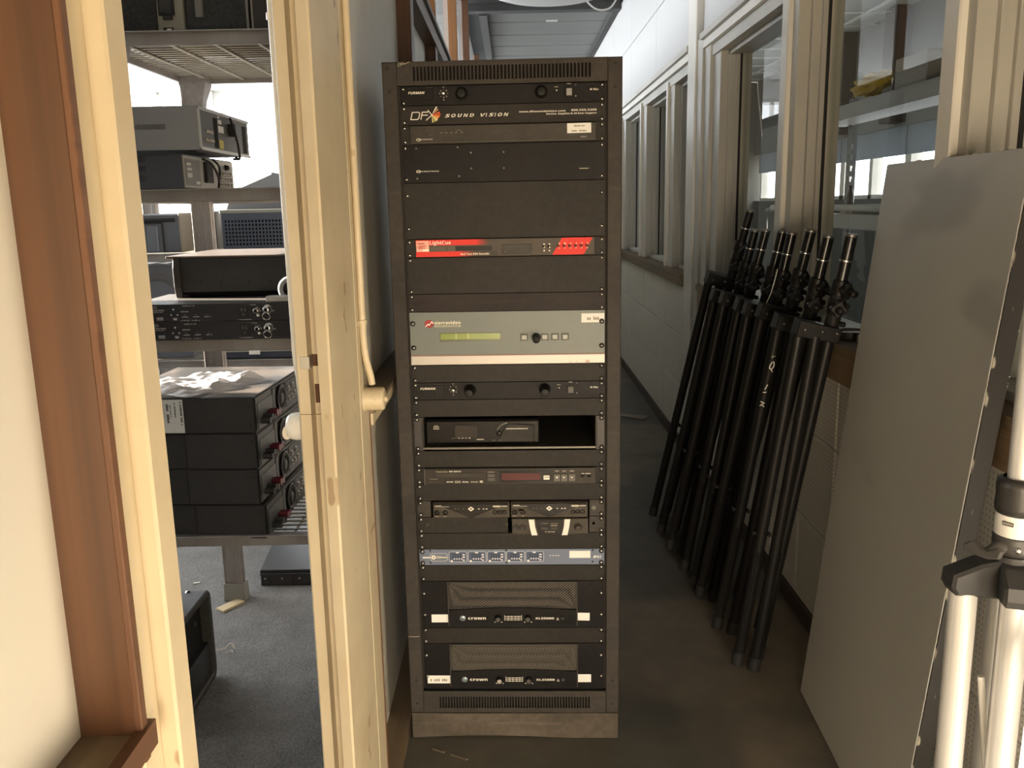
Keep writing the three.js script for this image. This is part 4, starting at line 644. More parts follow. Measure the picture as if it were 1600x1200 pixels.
// black folded tripod stands
const standBlack = matt({ color: [0.012, 0.0115, 0.011], roughness: 0.4, specularIntensity: 0.5 }), sleeveBlack = matt({ color: [0.02, 0.019, 0.018], roughness: 0.5 }), tipBlack = plain([0.014, 0.014, 0.014], 0.22);
function folded(lb, top, foot, yTop, marks) {
  const T = new THREE.Vector3(...top), F = new THREE.Vector3(...foot), D = T.clone().sub(F), L = D.length(); D.normalize();
  const t = thing('tripod_stand', lb, 'tripod stand', [F.x, F.y, F.z], 0, 'black folded tripod stands against the window wall');
  const X = new THREE.Vector3(1, 0, 0).addScaledVector(D, -D.x).normalize(), Z = new THREE.Vector3().crossVectors(X, D);
  t.quaternion.setFromRotationMatrix(new THREE.Matrix4().makeBasis(X, D, Z));
  const yb = L * 0.802;
  // head block: wedge whose upper face slopes towards the wall
  put(prism([[-0.078, yb - 0.028], [0.046, yb - 0.034], [0.05, yb + 0.008], [-0.074, yb + 0.02]], 0.055, 0.003).translate(0, 0, 0.0275), standBlack, 'head_block', t);
  for (const x of [-0.055, -0.005, 0.036]) put(facing(lathe([[0, 0.003], [0.003, 0.0028], [0.0045, 0.0012], [0.005, 0]], 12)).translate(x, yb - 0.006, 0.0275), plain([0.12, 0.115, 0.105], 0.3, 0.7), 'bolt', t);
  for (const [x0, x1, z0, z1, y0] of [[-0.064, -0.036, 0.008, 0.0, 0.004], [-0.018, 0.012, 0.012, 0.016, 0.0], [0.03, 0.03, -0.012, -0.02, 0.02]]) {
    const l = put(bar([x1, y0 + 0.02, z1], [x0, yb - 0.022, z0], 0.0175, 12), standBlack, 'leg', t);
    put(bar([x1, y0, z1], [x1 + (x0 - x1) * 0.03, y0 + 0.045, z1], 0.0195, 12), rubber, 'rubber_foot', l);
    put(bar([x0 - 0.0145, yb * 0.42, z0 + 0.006], [x0 - 0.0135, yb * 0.42, z0 + 0.02], 0.006, 8), sleeveBlack, 'brace_bolt', l);
    put(bar([x0 + (x1 - x0) * 0.6, yb * 0.36, z0 + 0.01], [x0 + (x1 - x0) * 0.9, yb * 0.08, z1 + 0.014], 0.0055, 6), standBlack, 'brace', l);
  }
  const m0 = yb - 0.03, mx = 0.03, mz = -0.012;
  put(bar([mx, m0, mz], [mx, L - 0.135, mz], 0.0205, 16), sleeveBlack, 'outer_mast', t);
  put(bar([mx - 0.01, 0.12, mz - 0.012], [mx, m0 + 0.01, mz - 0.008], 0.019, 14), sleeveBlack, 'lower_mast', t);
  put(bar([mx, L - 0.14, mz], [mx, L - 0.002, mz], 0.0165, 16), tipBlack, 'inner_mast', t);
  put(lathe([[0.0168, 0], [0.0178, 0.001], [0.0178, 0.005], [0.0168, 0.006]], 18).translate(mx, L - 0.075, mz), chrome, 'ring', t);
  put(lathe([[0, 0.003], [0.0165, 0.003], [0.0182, 0.001], [0.0182, -0.005], [0.0165, -0.006]], 18).translate(mx, L, mz), plain([0.25, 0.24, 0.22], 0.35, 0.8), 'top_cap', t);
  for (const [y, a] of [[L - 0.148, 0], [yb + 0.065, 1]]) {
    put(lathe([[0.0205, -0.022], [0.0245, -0.02], [0.0245, 0.02], [0.0205, 0.022]], 18).translate(mx, y, mz), standBlack, 'clamp_collar', t);
    const pts = []; for (let i = 0; i < 24; i++) { const q = i * Math.PI / 12, r = 0.0165 + 0.003 * Math.cos(4 * q); pts.push([r * Math.cos(q), r * Math.sin(q)]); }
    const k = put([prism(pts, 0.012, 0.002).translate(0, 0, 0.028), facing(lathe([[0, 0.05], [0.0075, 0.049], [0.0085, 0.044], [0.0085, 0.02], [0.006, 0.0]], 14))], standBlack, 'clamp_knob', t);
    k.position.set(mx - 0.004, y, mz + 0.018); k.rotation.y = a ? -0.15 : 0.35; k.rotation.x = 0.1; k.scale.setScalar(1.25);
    put(facing(lathe([[0, 0.02], [0.007, 0.019], [0.008, 0.012], [0.006, 0]], 12)).rotateY(0.7).translate(mx + 0.012, y - 0.045, mz + 0.014), sleeveBlack, 'lock_bolt', t);
  }
  if (marks) print(t, 'paint_mark', -0.0625, yb - 0.19, 0.024, 0.17, (g) => { g.strokeStyle = '#e8e4d8'; g.lineWidth = 3.4; g.lineCap = 'round'; g.beginPath(); g.moveTo(8, 6); g.lineTo(15, 3); g.moveTo(14, 20); g.bezierCurveTo(22, 24, 20, 44, 11, 44); g.bezierCurveTo(5, 44, 6, 30, 13, 22); g.moveTo(13, 44); g.lineTo(18, 52); g.moveTo(8, 110); g.lineTo(13, 95); g.moveTo(6, 120); g.lineTo(14, 118); g.moveTo(5, 150); g.lineTo(16, 154); g.moveTo(5, 163); g.lineTo(10, 158); g.lineTo(17, 165); g.stroke(); }, { z: 0.0245, ppm: 1600 });
  return t;
}
const PL = (y) => 0.7 + 0.178 * y;
[
  ['tall black folded tripod stand farthest along the row, its mast the highest', 1.385, -3.5, -3.82, 0.665],
  ['second black folded tripod stand from the far end of the leaning row', 1.313, -3.375, -3.6, 0.665],
  ['third black folded tripod stand from the far end of the leaning row', 1.317, -3.232, -3.42, 0.67],
  ['fourth black folded tripod stand from the far end of the leaning row', 1.318, -3.035, -3.2, 0.69],
  ['fourth black folded tripod stand from the grey board, mid row', 1.316, -2.93, -3.06, 0.7],
  ['third black folded tripod stand from the grey board', 1.329, -2.75, -2.97, 0.7],
  ['second black folded tripod stand from the grey board, white paint marks on its leg', 1.317, -2.59, -2.72, 0.705],
  ['black folded tripod stand nearest the grey board, in front of the row', 1.326, -2.42, -2.48, 0.712],
].forEach(([lb, y, zt, zf, xf], i) => folded(lb, [PL(y) - 0.028, y, zt], [xf, 0.004, zf], y, i === 6));
{ const c = put(tube([[0.868, 1.2, -2.86], [0.85, 1.12, -2.865], [0.838, 1.08, -2.88], [0.828, 1.045, -2.9]], 0.0014, 6), plain([0.75, 0.72, 0.64], 0.6), 'thin_cord', scene); c.userData = { label: 'thin white cord hanging over the head of a black tripod stand', category: 'cord' }; }
// silver tripod stands near the grey board
const silver = std({ map: tex(256, 0.3, 0.9, (u, v) => mul([0.7, 0.68, 0.64], 0.9 + 0.14 * fbm(u, v, 18, 3, 231))), roughness: 0.32, metalness: 0.35 });
{
  const t = thing('silver_tripod', 'folded silver tripod stand with black plastic hub and wing clamp, beside the grey board', 'tripod stand', [0.812, 0.003, -1.36]);
  const hub = 0.79;
  for (const [x, z, xb, zb] of [[-0.066, 0.0, -0.07, 0.012], [-0.008, 0.052, -0.012, 0.06], [0.028, -0.045, 0.024, -0.05]]) {
    const l = put(bar([xb, 0.02, zb], [x, hub - 0.012, z], 0.0222, 22), silver, 'leg', t);
    put(bar([xb, 0, zb], [xb, 0.05, zb], 0.0245, 18), rubber, 'rubber_foot', l);
  }
  put(bar([0.01, 0.22, 0], [0.01, hub, 0], 0.012, 14), silver, 'lower_column', t);
  put(bar([0.01, 0.3, 0.018], [-0.03, 0.62, 0.012], 0.006, 8), silver, 'brace', t);
  // hub: three lobes round a core
  const arms = [cyl(0.036, 0.034, 0.07, 24).translate(0.01, hub + 0.012, 0)];
  for (const [x, z] of [[-0.066, 0.0], [-0.008, 0.052], [0.028, -0.045]]) {
    const a = Math.atan2(-z, x - 0.01), l = Math.hypot(x - 0.01, z) + 0.022;
    const g = prism([[0, -0.03], [l, -0.02], [l + 0.008, -0.006], [l + 0.006, 0.016], [l * 0.6, 0.034], [0, 0.044]], 0.046, 0.005).translate(0, hub, 0.023); g.rotateY(a); g.translate(0.01, 0, 0); arms.push(g);
  }
  put(arms, plain([0.028, 0.027, 0.025], 0.5), 'hub', t);
  put(lathe([[0.0205, 0], [0.032, 0.002], [0.034, 0.012], [0.034, 0.03], [0.031, 0.034], [0.024, 0.036]], 26).translate(0.012, hub + 0.046, 0), plain([0.05, 0.047, 0.042], 0.45), 'clamp_collar', t);
  put(cyl(0.0325, 0.0325, 0.036, 26).translate(0.012, hub + 0.098, 0), plain([0.72, 0.69, 0.62], 0.45), 'sleeve', t);
  const nm = print(t, 'maker_mark', -0.0145, hub + 0.104, 0.017, 0.007, (g, W, H) => { g.fillStyle = '#3a352c'; g.fillRect(0, 0, W, H); for (let i = 0; i < 5; i++) { g.fillStyle = '#c9c2b0'; g.fillRect(1.6 + i * 3, 1.8, 1.6, 3.4); } }, { z: 0.0205, ppm: 4000 }); nm.rotation.y = -0.92;
  put(lathe([[0.0215, 0], [0.0345, 0.002], [0.036, 0.012], [0.0345, 0.026], [0.036, 0.044], [0.0345, 0.056], [0.026, 0.06]], 26).translate(0.012, hub + 0.117, 0), plain([0.03, 0.028, 0.025], 0.35), 'upper_collar', t);
  put(bar([0.012, hub + 0.1, 0], [0.014, 1.38, -0.004], 0.0205, 24), silver, 'column', t);
  // wing screw
  const k = put([facing(lathe([[0.0, 0.044], [0.007, 0.043], [0.0085, 0.03], [0.0115, 0.008], [0.0115, 0]], 16)), prism([[-0.033, 0.006], [-0.022, 0.014], [-0.006, 0.006], [0.006, 0.006], [0.022, 0.016], [0.03, 0.012], [0.026, -0.002], [0.008, -0.008], [-0.012, -0.008], [-0.034, -0.004]], 0.011, 0.002).translate(0, 0, 0.052)], plain([0.05, 0.047, 0.042], 0.45), 'wing_screw', t);
  k.position.set(-0.016, hub + 0.062, 0.012); k.rotation.y = -1.05; 
  put(facing(lathe([[0, 0.004], [0.004, 0.0035], [0.0055, 0]], 14)).translate(0.0, hub + 0.062, 0.032), chrome, 'bolt', t);
}
{
  const t = thing('silver_tripod', 'silver tripod leg with small black fitting at the right picture edge', 'tripod stand', [0.792, 0.003, -1.2]);
  put(bar([-0.008, 0.02, 0], [0.008, 0.74, -0.004], 0.0215, 22), silver, 'leg', t); put(bar([-0.008, 0, 0], [-0.008, 0.05, 0], 0.0245, 18), rubber, 'rubber_foot', t);
  put(bar([0.06, 0.02, -0.03], [0.06, 0.74, -0.03], 0.0215, 22), silver, 'leg', t);
  put([lathe([[0.0216, 0], [0.028, 0.004], [0.029, 0.02], [0.028, 0.036], [0.0216, 0.04]], 20).translate(0.006, 0.69, -0.004), B(0.006, 0.062, 0.7, 0.75, -0.04, 0.012, 0.008)], knobBlack, 'fitting', t);
  put(bar([0.034, 0.5, -0.02], [0.034, 1.3, -0.02], 0.019, 20), silver, 'column', t);
}
{ const p = put([B(-0.035, 0.035, 0.004, 0.006, -0.1, 0.1, 0.0005).rotateY(0.85), B(-0.02, 0.03, 0.008, 0.0095, -0.05, 0.07, 0.0005).rotateY(1.2).translate(0.03, 0, 0.01)], plain([0.33, 0.29, 0.23], 0.7), 'paper_scrap', scene); p.position.set(0.8, 0, -5.75); p.userData = { label: 'crumpled pale paper scrap lying on the far corridor floor', category: 'paper' }; }
for (const [x, z, l, lb] of [[-0.235, -2.085, 0.035, 'small dark splinter of debris on the floor before the rack plinth, leftmost of two'], [-0.185, -2.06, 0.05, 'longer dark splinter of debris with pale tip on the floor before the rack plinth']]) { const m = put([prism([[0, 0], [l, 0.004], [l * 1.05, 0.009], [l * 0.4, 0.008]], 0.006, 0.001).rotateX(-Math.PI / 2)], plain([0.1, 0.08, 0.055], 0.8), 'splinter', scene); m.name = numbered('splinter'); m.position.set(x, 0.007, z); m.rotation.y = -0.6; m.userData = { label: lb, category: 'debris' }; }
{ // dark tin on the sill behind the stands
  const t = thing('tape_roll', 'dark roll of tape lying on the sill beside the grey board', 'tape roll', [1.025, 1.006, -2.62]);
  put(lathe([[0.032, 0], [0.055, 0], [0.056, 0.002], [0.056, 0.022], [0.055, 0.024], [0.032, 0.024], [0.032, 0]], 32), plain([0.03, 0.027, 0.023], 0.35), 'roll', t);
  put(lathe([[0.028, 0.001], [0.032, 0.001], [0.032, 0.023], [0.028, 0.023], [0.028, 0.001]], 28), plain([0.25, 0.19, 0.12], 0.7), 'core', t);
}
// ---------------------------------------------------------------- what hangs in the corridor
{
  const t = thing('pendant_lamp', 'large round white pendant lamp under the corridor ceiling', 'lamp', [0.295, 2.8, -6.31]);
  put(lathe([[0, 0], [0.2, 0.001], [0.34, 0.008], [0.405, 0.03], [0.42, 0.06], [0.41, 0.075], [0.3, 0.11], [0.08, 0.14], [0, 0.14]], 64), plain([0.75, 0.76, 0.75], 0.5), 'lamp_shade', t);
  put(bar([0, 0.13, 0], [0, CH - 2.79 + 0.02, 0], 0.012, 10), knobBlack, 'stem', t);
}
{ const c = put(tube([[0.62, 3.1, -7.6], [0.68, 3.02, -7.6], [0.76, 2.975, -7.6], [0.85, 2.99, -7.6], [0.92, 3.09, -7.6]], 0.008, 8), plain([0.6, 0.58, 0.55], 0.6), 'loose_cable', scene); c.userData = { label: 'pale cable sagging from the dark ceiling by the white wall', category: 'cable' }; }
{
  const t = thing('downlight', 'small dark rectangular light fitting in the plank ceiling', 'light fitting', [0.42, CH, -8.63]);
  put(prism([[-0.075, -0.05], [0.075, -0.05], [0.075, 0.05], [-0.075, 0.05]], 0.02, 0.003, [[[-0.055, -0.032], [0.055, -0.032], [0.055, 0.032], [-0.055, 0.032]]]).rotateX(Math.PI / 2), knobBlack, 'housing', t);
  put(B(-0.054, 0.054, -0.004, 0.002, -0.031, 0.031), plain([0.7, 0.7, 0.68], 0.3), 'diffuser', t);
}
// ---------------------------------------------------------------- doorway: conduits and switches
const creamPlain = std({ map: creamMap, roughness: 0.4 });
{
  const t = thing('conduit_pipe', 'cream painted conduit pipe clipped to the doorway casing beside the rack', 'pipe', [-0.3065, 1.058, -1.775]);
  put(tube([[0, 1.1, 0], [0, 0.5, 0], [0, 0.16, 0], [0, 0.12, 0], [0.002, 0.06, -0.004], [0.009, 0.02, -0.012], [0.011, 0, -0.014]], 0.0072, 12, 60), creamPlain, 'pipe', t);
  for (const y of [0.132, 0.792]) put([lathe([[0.0074, -0.0055], [0.0092, -0.005], [0.0092, 0.005], [0.0074, 0.0055]], 16).translate(0, y, 0), B(-0.0085, -0.006, y - 0.0055, y + 0.0055, -0.017, 0.017, 0.001)], creamPlain, 'pipe_clip', t);
}
{
  const t = thing('round_switch', 'cream painted round surface switch on the casing under the conduit', 'light switch', [-0.3135, 1.027, -1.79]);
  put(lathe([[0, 0.044], [0.018, 0.044], [0.0225, 0.042], [0.0245, 0.038], [0.0245, 0.004], [0.0265, 0.003], [0.0265, 0]], 32).rotateZ(-Math.PI / 2), creamPlain, 'switch_body', t);
  put(lathe([[0, 0.006], [0.005, 0.005], [0.007, 0]], 14).rotateZ(-Math.PI / 2).translate(0.044, 0, 0.004), creamPlain, 'toggle', t);
}
const offWhite = plain([0.74, 0.71, 0.62], 0.35);
{
  const t = thing('conduit_pipe', 'off-white conduit pipe on the storeroom side of the doorway post', 'pipe', [-0.384, 1.09, -1.525]);
  put(tube([[-0.002, 1.1, 0], [-0.001, 0.6, 0], [0, 0.1, 0], [0, 0.07, 0], [0.004, 0.03, 0], [0.006, -0.03, 0]], 0.0068, 12, 50), offWhite, 'pipe', t);
  put([lathe([[0.007, -0.006], [0.009, -0.005], [0.009, 0.005], [0.007, 0.006]], 16).translate(-0.0015, 0.64, 0)], offWhite, 'pipe_clip', t);
}
{
  const t = thing('round_switch', 'glossy white round switch on the storeroom side of the doorway post', 'light switch', [-0.3775, 1.035, -1.532]);
  put(lathe([[0, 0.034], [0.012, 0.0335], [0.019, 0.031], [0.0235, 0.025], [0.0252, 0.016], [0.0252, 0.004], [0.0265, 0.002], [0.0265, 0]], 36).rotateZ(Math.PI / 2), plain([0.82, 0.8, 0.73], 0.22), 'switch_body', t);
  put(lathe([[0.0, 0.0008], [0.012, 0.0008], [0.0135, 0]], 20).rotateZ(Math.PI / 2).rotateY(-0.5).translate(-0.03, -0.008, 0.012), plain([0.74, 0.7, 0.6], 0.4), 'switch_cover', t);
}
// ---------------------------------------------------------------- storeroom: wire shelving and the equipment on it
function shelving(name, lb, x0, x1, z0, z1, levels, H, o = {}) {
  const t = thing(name, lb, 'shelving', [(x0 + x1) / 2, 0, (z0 + z1) / 2]), cx = (x0 + x1) / 2, cz = (z0 + z1) / 2, w = (x1 - x0) / 2, d = (z1 - z0) / 2;
  for (const sx of [-1, 1]) for (const sz of [-1, 1]) {
    // C-shaped upright with rivets, rubber shoe
    const p = put([B(-0.034, 0.034, 0.07, H, -0.003, 0.003, 0.001).translate(0, 0, 0.012), B(-0.034, -0.029, 0.07, H, -0.014, 0.02, 0.001), B(0.006, 0.034, 0.07, H, -0.014, 0.021, 0.004), B(-0.006, 0.006, 0.07, H, 0.0135, 0.0165, 0.0006)], galv, 'post', t);
    p.position.set(sx * (w - 0.03), 0, sz * (d - 0.03));
    put(prism([[-0.041, 0.002], [0.041, 0.002], [0.038, 0.072], [-0.038, 0.072]], 0.052, 0.003).translate(0, 0, 0.025), plain([0.22, 0.215, 0.2], 0.7), 'shoe', p);
    const rv = []; for (let y = 0.13; y < H - 0.05; y += 0.055) rv.push(facing(lathe([[0, 0.0025], [0.003, 0.002], [0.0042, 0]], 8)).translate(-0.012, y, 0.0148)); put(rv, screwMetal, 'rivets', p).userData.kind = 'stuff';
  }
  for (const y of levels) {
    const s = struct('shelf', t); s.position.y = y;
    for (const sz of [-1, 1]) put([B(-w, w, -0.006, 0.028, sz * d - 0.004, sz * d + 0.004, 0.002), B(-w, w, 0.024, 0.028, sz * d - 0.016, sz * d + 0.016, 0.001)], galv, 'rail', s);
    for (const sx of [-1, 1]) put([B(sx * w - 0.004, sx * w + 0.004, -0.006, 0.028, -d, d, 0.002)], galv, 'rail', s);
    const wires = []; for (let z = -d + 0.012; z < d; z += 0.034) wires.push(new THREE.CylinderGeometry(0.0028, 0.0028, 2 * w, 5, 1).rotateZ(Math.PI / 2).translate(0, 0.012, z));
    put(wires, galvWire, 'wires', s).userData.kind = 'stuff';
    for (let x = -w + 0.08; x < w - 0.02; x += 0.115) put(new THREE.CylinderGeometry(0.0042, 0.0042, 2 * d, 8).rotateX(Math.PI / 2).translate(x, 0.006, 0), galvWire, 'cross_wire', s);
    // flared sockets at the corners
    if (y === levels[0] || y === levels[levels.length - 1]) for (const sx of [-1, 1]) for (const sz of y === levels[0] ? [1] : [-1, 1]) put([toCreasedNormals(lathe([[0.034, -0.085], [0.038, -0.06], [0.06, -0.012], [0.062, 0.0], [0.062, 0.02]], 4), 0.5).rotateY(Math.PI / 4).scale(1, 1, 0.75).translate(sx * (w - 0.042), -0.004, sz * (d - 0.033))], galv, 'corner_socket', s);
  }
  return t;
}
shelving('wire_shelving', 'galvanised wire shelving unit just inside the doorway, stacked with equipment', -1.075, -0.5, -3.06, -2.36, [0.485, 1.05, 1.45, 1.842], 2.35);
shelving('wire_shelving', 'second wire shelving unit behind the first, towards the windows', -1.75, -0.7, -4.3, -3.62, [0.3, 0.78, 1.225], 1.5);

const black = std({ map: dustMap([0.016, 0.016, 0.017], [0.035, 0.033, 0.032], 241), roughness: 0.5 });
const blackTop = std({ map: tex(256, 0.5, 0.5, (u, v) => mixc([0.025, 0.023, 0.021], [0.1, 0.08, 0.065], smooth(0.35, 0.7, fbm(u, v, 4, 4, 243)))), roughness: 0.5 });
// four amplifiers with their connector sides towards the corridor
function rearAmp(lb, y, dx, tag) {
  const t = thing('stacked_amplifier', lb, 'amplifier', [-0.722 + dx, y, -2.35 - dx * 0.3], -0.05, 'stack of amplifiers on the lowest shelf'), h = 0.1015;
  put([B(-0.42, -0.001, 0, h, -0.48, -0.003, 0.0015)], black, 'case', t);
  put([B(-0.418, -0.003, h - 0.0008, h + 0.0006, -0.478, -0.006, 0.0003)], blackTop, 'lid', t);
  put([B(-0.2, -0.002, 0.001, h - 0.001, -0.004, 0.0, 0.001), B(-0.42, -0.203, 0.001, h - 0.001, -0.004, -0.0015, 0.001)], black, 'side_plate', t);
  for (const y2 of [0.022, 0.08]) put(facing(lathe([[0, 0.0018], [0.003, 0.0014], [0.0045, 0]], 10)).translate(-0.014, y2, 0), rubber, 'screw', t);
  // connector panel on +x
  const p = put([B(0, 0.002, 0.004, h - 0.004, -0.475, -0.008, 0.0008)], plain([0.05, 0.056, 0.058], 0.45, 0.2), 'connector_panel', t);
  put([B(0.002, 0.0035, 0.006, h - 0.022, -0.15, -0.02, 0.0006), B(0.002, 0.005, 0.006, h - 0.008, -0.168, -0.152, 0.0006)], plain([0.13, 0.14, 0.14], 0.5), 'terminal_plate', t);
  for (let i = 0; i < 3; i++) put(bar([0.003, 0.026 + (i % 2) * 0.006, -0.045 - i * 0.02], [0.03, 0.026 + (i % 2) * 0.006, -0.045 - i * 0.02], 0.0095, 12), black, 'terminal', t);
  for (const z of [-0.105, -0.125]) put(bar([0.003, 0.032, z], [0.032, 0.034, z], 0.0105, 12), plain([0.16, 0.015, 0.03], 0.4), 'red_terminal', t);
  const f = put([lathe([[0.03, 0], [0.041, 0.002], [0.042, 0.006], [0.039, 0.007], [0.032, 0.006], [0.03, 0]], 24).rotateZ(-Math.PI / 2), lathe([[0, 0.007], [0.016, 0.0065], [0.018, 0]], 20).rotateZ(-Math.PI / 2)].concat([0.022, 0.028].map((r) => new THREE.TorusGeometry(r, 0.0012, 6, 22).rotateY(Math.PI / 2).translate(0.005, 0, 0))), black, 'fan', t); f.position.set(0.002, h / 2, -0.225);
  put([B(0.0021, 0.0024, -0.04, 0.04, -0.04, 0.04, 0.0001)], voidBlack, 'fan_opening', f).position.x = -0.0018;
  put([B(0.002, 0.004, 0.012, h - 0.012, -0.4, -0.275, 0.0006)], plain([0.03, 0.033, 0.035], 0.5), 'input_plate', t);
  for (const [z, y2] of [[-0.3, 0.036], [-0.33, 0.036], [-0.36, 0.04], [-0.3, 0.066], [-0.345, 0.068]]) put(lathe([[0.004, 0.003], [0.008, 0.004], [0.009, 0]], 14).rotateZ(-Math.PI / 2).translate(0.004, y2, z), plain([0.3, 0.3, 0.28], 0.35, 0.7), 'jack', t);
  put(lathe([[0, 0.002], [0.003, 0.0016], [0.0042, 0]], 10).rotateZ(-Math.PI / 2).translate(0.002, h - 0.01, -0.155), rubber, 'screw', t);
  if (tag) { const l = put([B(-0.285, -0.2, 0.002, h - 0.004, 0.0005, 0.0012, 0.0002)], plain([0.62, 0.64, 0.63], 0.6), 'shipping_label', t);
    print(l, 'printed_text', -0.24, 0.052, 0.08, 0.09, (g) => { g.fillStyle = '#2d2f30'; g.save(); g.translate(73, 6); g.rotate(Math.PI / 2); strokes(g, 0, 2, 66, 6, '#2d2f30'); strokes(g, 2, 18, 40, 4, '#2d2f30'); strokes(g, 8, 30, 34, 3, '#2d2f30'); strokes(g, 6, 41, 52, 8, '#2d2f30'); strokes(g, 10, 52, 30, 3, '#2d2f30'); g.restore(); }, { z: 0.0016, ppm: 2000 }); }
}
rearAmp('lowest of four stacked black amplifiers, resting on the lowest wire shelf', 0.5, 0.012);
rearAmp('second from the bottom of four stacked black amplifiers', 0.604, 0.0);
rearAmp('third from the bottom of four stacked black amplifiers', 0.708, 0.003);
rearAmp('topmost of four stacked black amplifiers, white shipping label on its side', 0.812, 0.004, true);
{ // crumpled clear plastic on the amplifiers
  const g = new THREE.PlaneGeometry(0.24, 0.3, 34, 40).rotateX(-Math.PI / 2), p = g.attributes.position;
  for (let i = 0; i < p.count; i++) { const x = p.getX(i), z = p.getZ(i), e = Math.min(1, Math.min(0.12 - Math.abs(x), 0.15 - Math.abs(z)) / 0.03); p.setY(i, 0.003 + e * (0.03 * Math.abs(fbm(x * 3 + 5, z * 3 + 5, 3, 3, 251, 4) - 0.5) * 3 + 0.006 * Math.abs(Math.sin(x * 70 + z * 45)))); }
  g.computeVertexNormals();
  const m = put(g, new THREE.MeshPhysicalMaterial({ color: new THREE.Color(0.86, 0.85, 0.86), roughness: 0.22, transmission: 0.45, thickness: 0, side: THREE.DoubleSide }), 'plastic_bag', scene);
  m.position.set(-0.93, 0.9165, -2.53); m.rotation.y = -0.5; m.userData = { label: 'crumpled clear plastic bag lying on top of the amplifier stack', category: 'plastic bag' };
}
// two one-unit wireless boxes, back panels to the front
function rearBox(lb, y) {
  const t = thing('rack_receiver', lb, 'receiver', [-0.812, y, -2.335], 0, 'pair of black one-unit boxes on the second shelf'), h = 0.0475;
  put([B(-0.22, 0.22, 0, h, -0.3, -0.001, 0.0012)], std({ map: tex(256, 0.4, 0.4, (u, v) => mul([0.1, 0.09, 0.08], 0.8 + 0.3 * fbm(u, v, 4, 4, 261))), roughness: 0.5 }), 'case', t);
  put([B(-0.2195, 0.2195, 0.0008, h - 0.0008, -0.002, 0, 0.0006)], plain([0.02, 0.02, 0.024], 0.45), 'back_panel', t);
  print(t, 'printed_text', 0, h / 2, 0.43, 0.044, (g, W, H) => {
    const c = '#b9b6b4', T = (s, x, yy, z, w) => strokes(g, x - w / 2, yy, w, z * 0.75, c);
    g.fillStyle = '#8d8b97'; g.beginPath(); g.ellipse(66, 6, 10, 3.6, 0, 0, 7); g.fill(); strokes(g, 60, 7.6, 12, 3, '#2a2a30');
    g.fillStyle = '#9a9894'; g.fillRect(36, 12, 58, 4); strokes(g, 38, 15.4, 54, 2.6, '#2a2a2c'); T('POWER SUPPLY UNIT', 65, 20, 3, 50);
    T('MAIN FUSE', 52, 36, 4, 24); T('2A', 52, 40.5, 4, 6); g.fillStyle = '#8d8b89'; g.fillRect(72, 32, 18, 9);
    g.fillStyle = '#d0cdc8'; g.beginPath(); g.arc(119, 12, 2.6, 0, 7); g.fill(); g.beginPath(); g.arc(112, 27, 2.2, 0, 7); g.arc(129, 27, 2.2, 0, 7); g.fill(); g.fillRect(116, 35, 11, 2); g.fillRect(117, 38, 10, 2.6);
    T('INTERCOM', 160, 4.6, 4.5, 32); T('INPUT A', 148, 20, 4.6, 20); for (const x of [148, 178, 208]) { T('LINE', x, 34, 4.5, 15); g.beginPath(); g.arc(x, 27, 1, 0, 7); g.fill(); } T('CHANNEL A', 148, 43.5, 4, 24); T('CHANNEL B', 177, 43.5, 4, 22);
    T('MAINS INPUT', 308, 43.5, 3.4, 36); T('LINK', 333, 4.5, 3.6, 14); T('A', 352, 22, 4, 4); T('B', 386, 22, 5, 6);
  }, { z: 0.0006 });
  put(facing(lathe([[0, 0.006], [0.004, 0.0055], [0.006, 0.003], [0.0065, 0]], 16)).translate(-0.182, 0.023, 0), chrome, 'thumb_screw', t);
  const o = put(prism([[-0.013, -0.013], [-0.009, -0.017], [0.009, -0.017], [0.013, -0.013], [0.013, 0.017], [-0.013, 0.017]], 0.004, 0.001), rubber, 'power_inlet', t); o.position.set(0.092, 0.024, 0.003);
  put([B(-0.006, -0.003, 0.002, 0.011, 0, 0.0006, 0.0002), B(0.003, 0.006, 0.002, 0.011, 0, 0.0006, 0.0002), B(-0.0015, 0.0015, -0.009, -0.004, 0, 0.0006, 0.0002)], plain([0.2, 0.2, 0.2], 0.4, 0.6), 'pin', o);
  put([lathe([[0.005, 0.012], [0.0075, 0.0115], [0.0075, 0.005], [0.0105, 0.004], [0.011, 0]], 20).rotateX(Math.PI / 2).translate(0.127, 0.027, 0), facing(lathe([[0, 0.004], [0.004, 0.003], [0.0055, 0]], 12)).translate(0.1305, 0.014, 0)], chrome, 'cable_jack', t);
  put(facing(lathe([[0.0045, 0.02], [0.0085, 0.0195], [0.0095, 0.017], [0.0095, 0.008], [0.0065, 0.006], [0.0065, 0.003], [0.012, 0.0025], [0.0125, 0]], 20)).translate(0.157, 0.03, 0), chrome, 'antenna_socket', t);
  put(new THREE.TorusGeometry(0.0105, 0.0016, 8, 26).rotateX(0.35).translate(0.154, 0.0115, 0.008), chrome, 'key_ring', t);
}
rearBox('lower of two black one-unit boxes with white back-panel lettering on the second shelf', 1.08);
rearBox('upper of two black one-unit boxes with white back-panel lettering on the second shelf', 1.129);
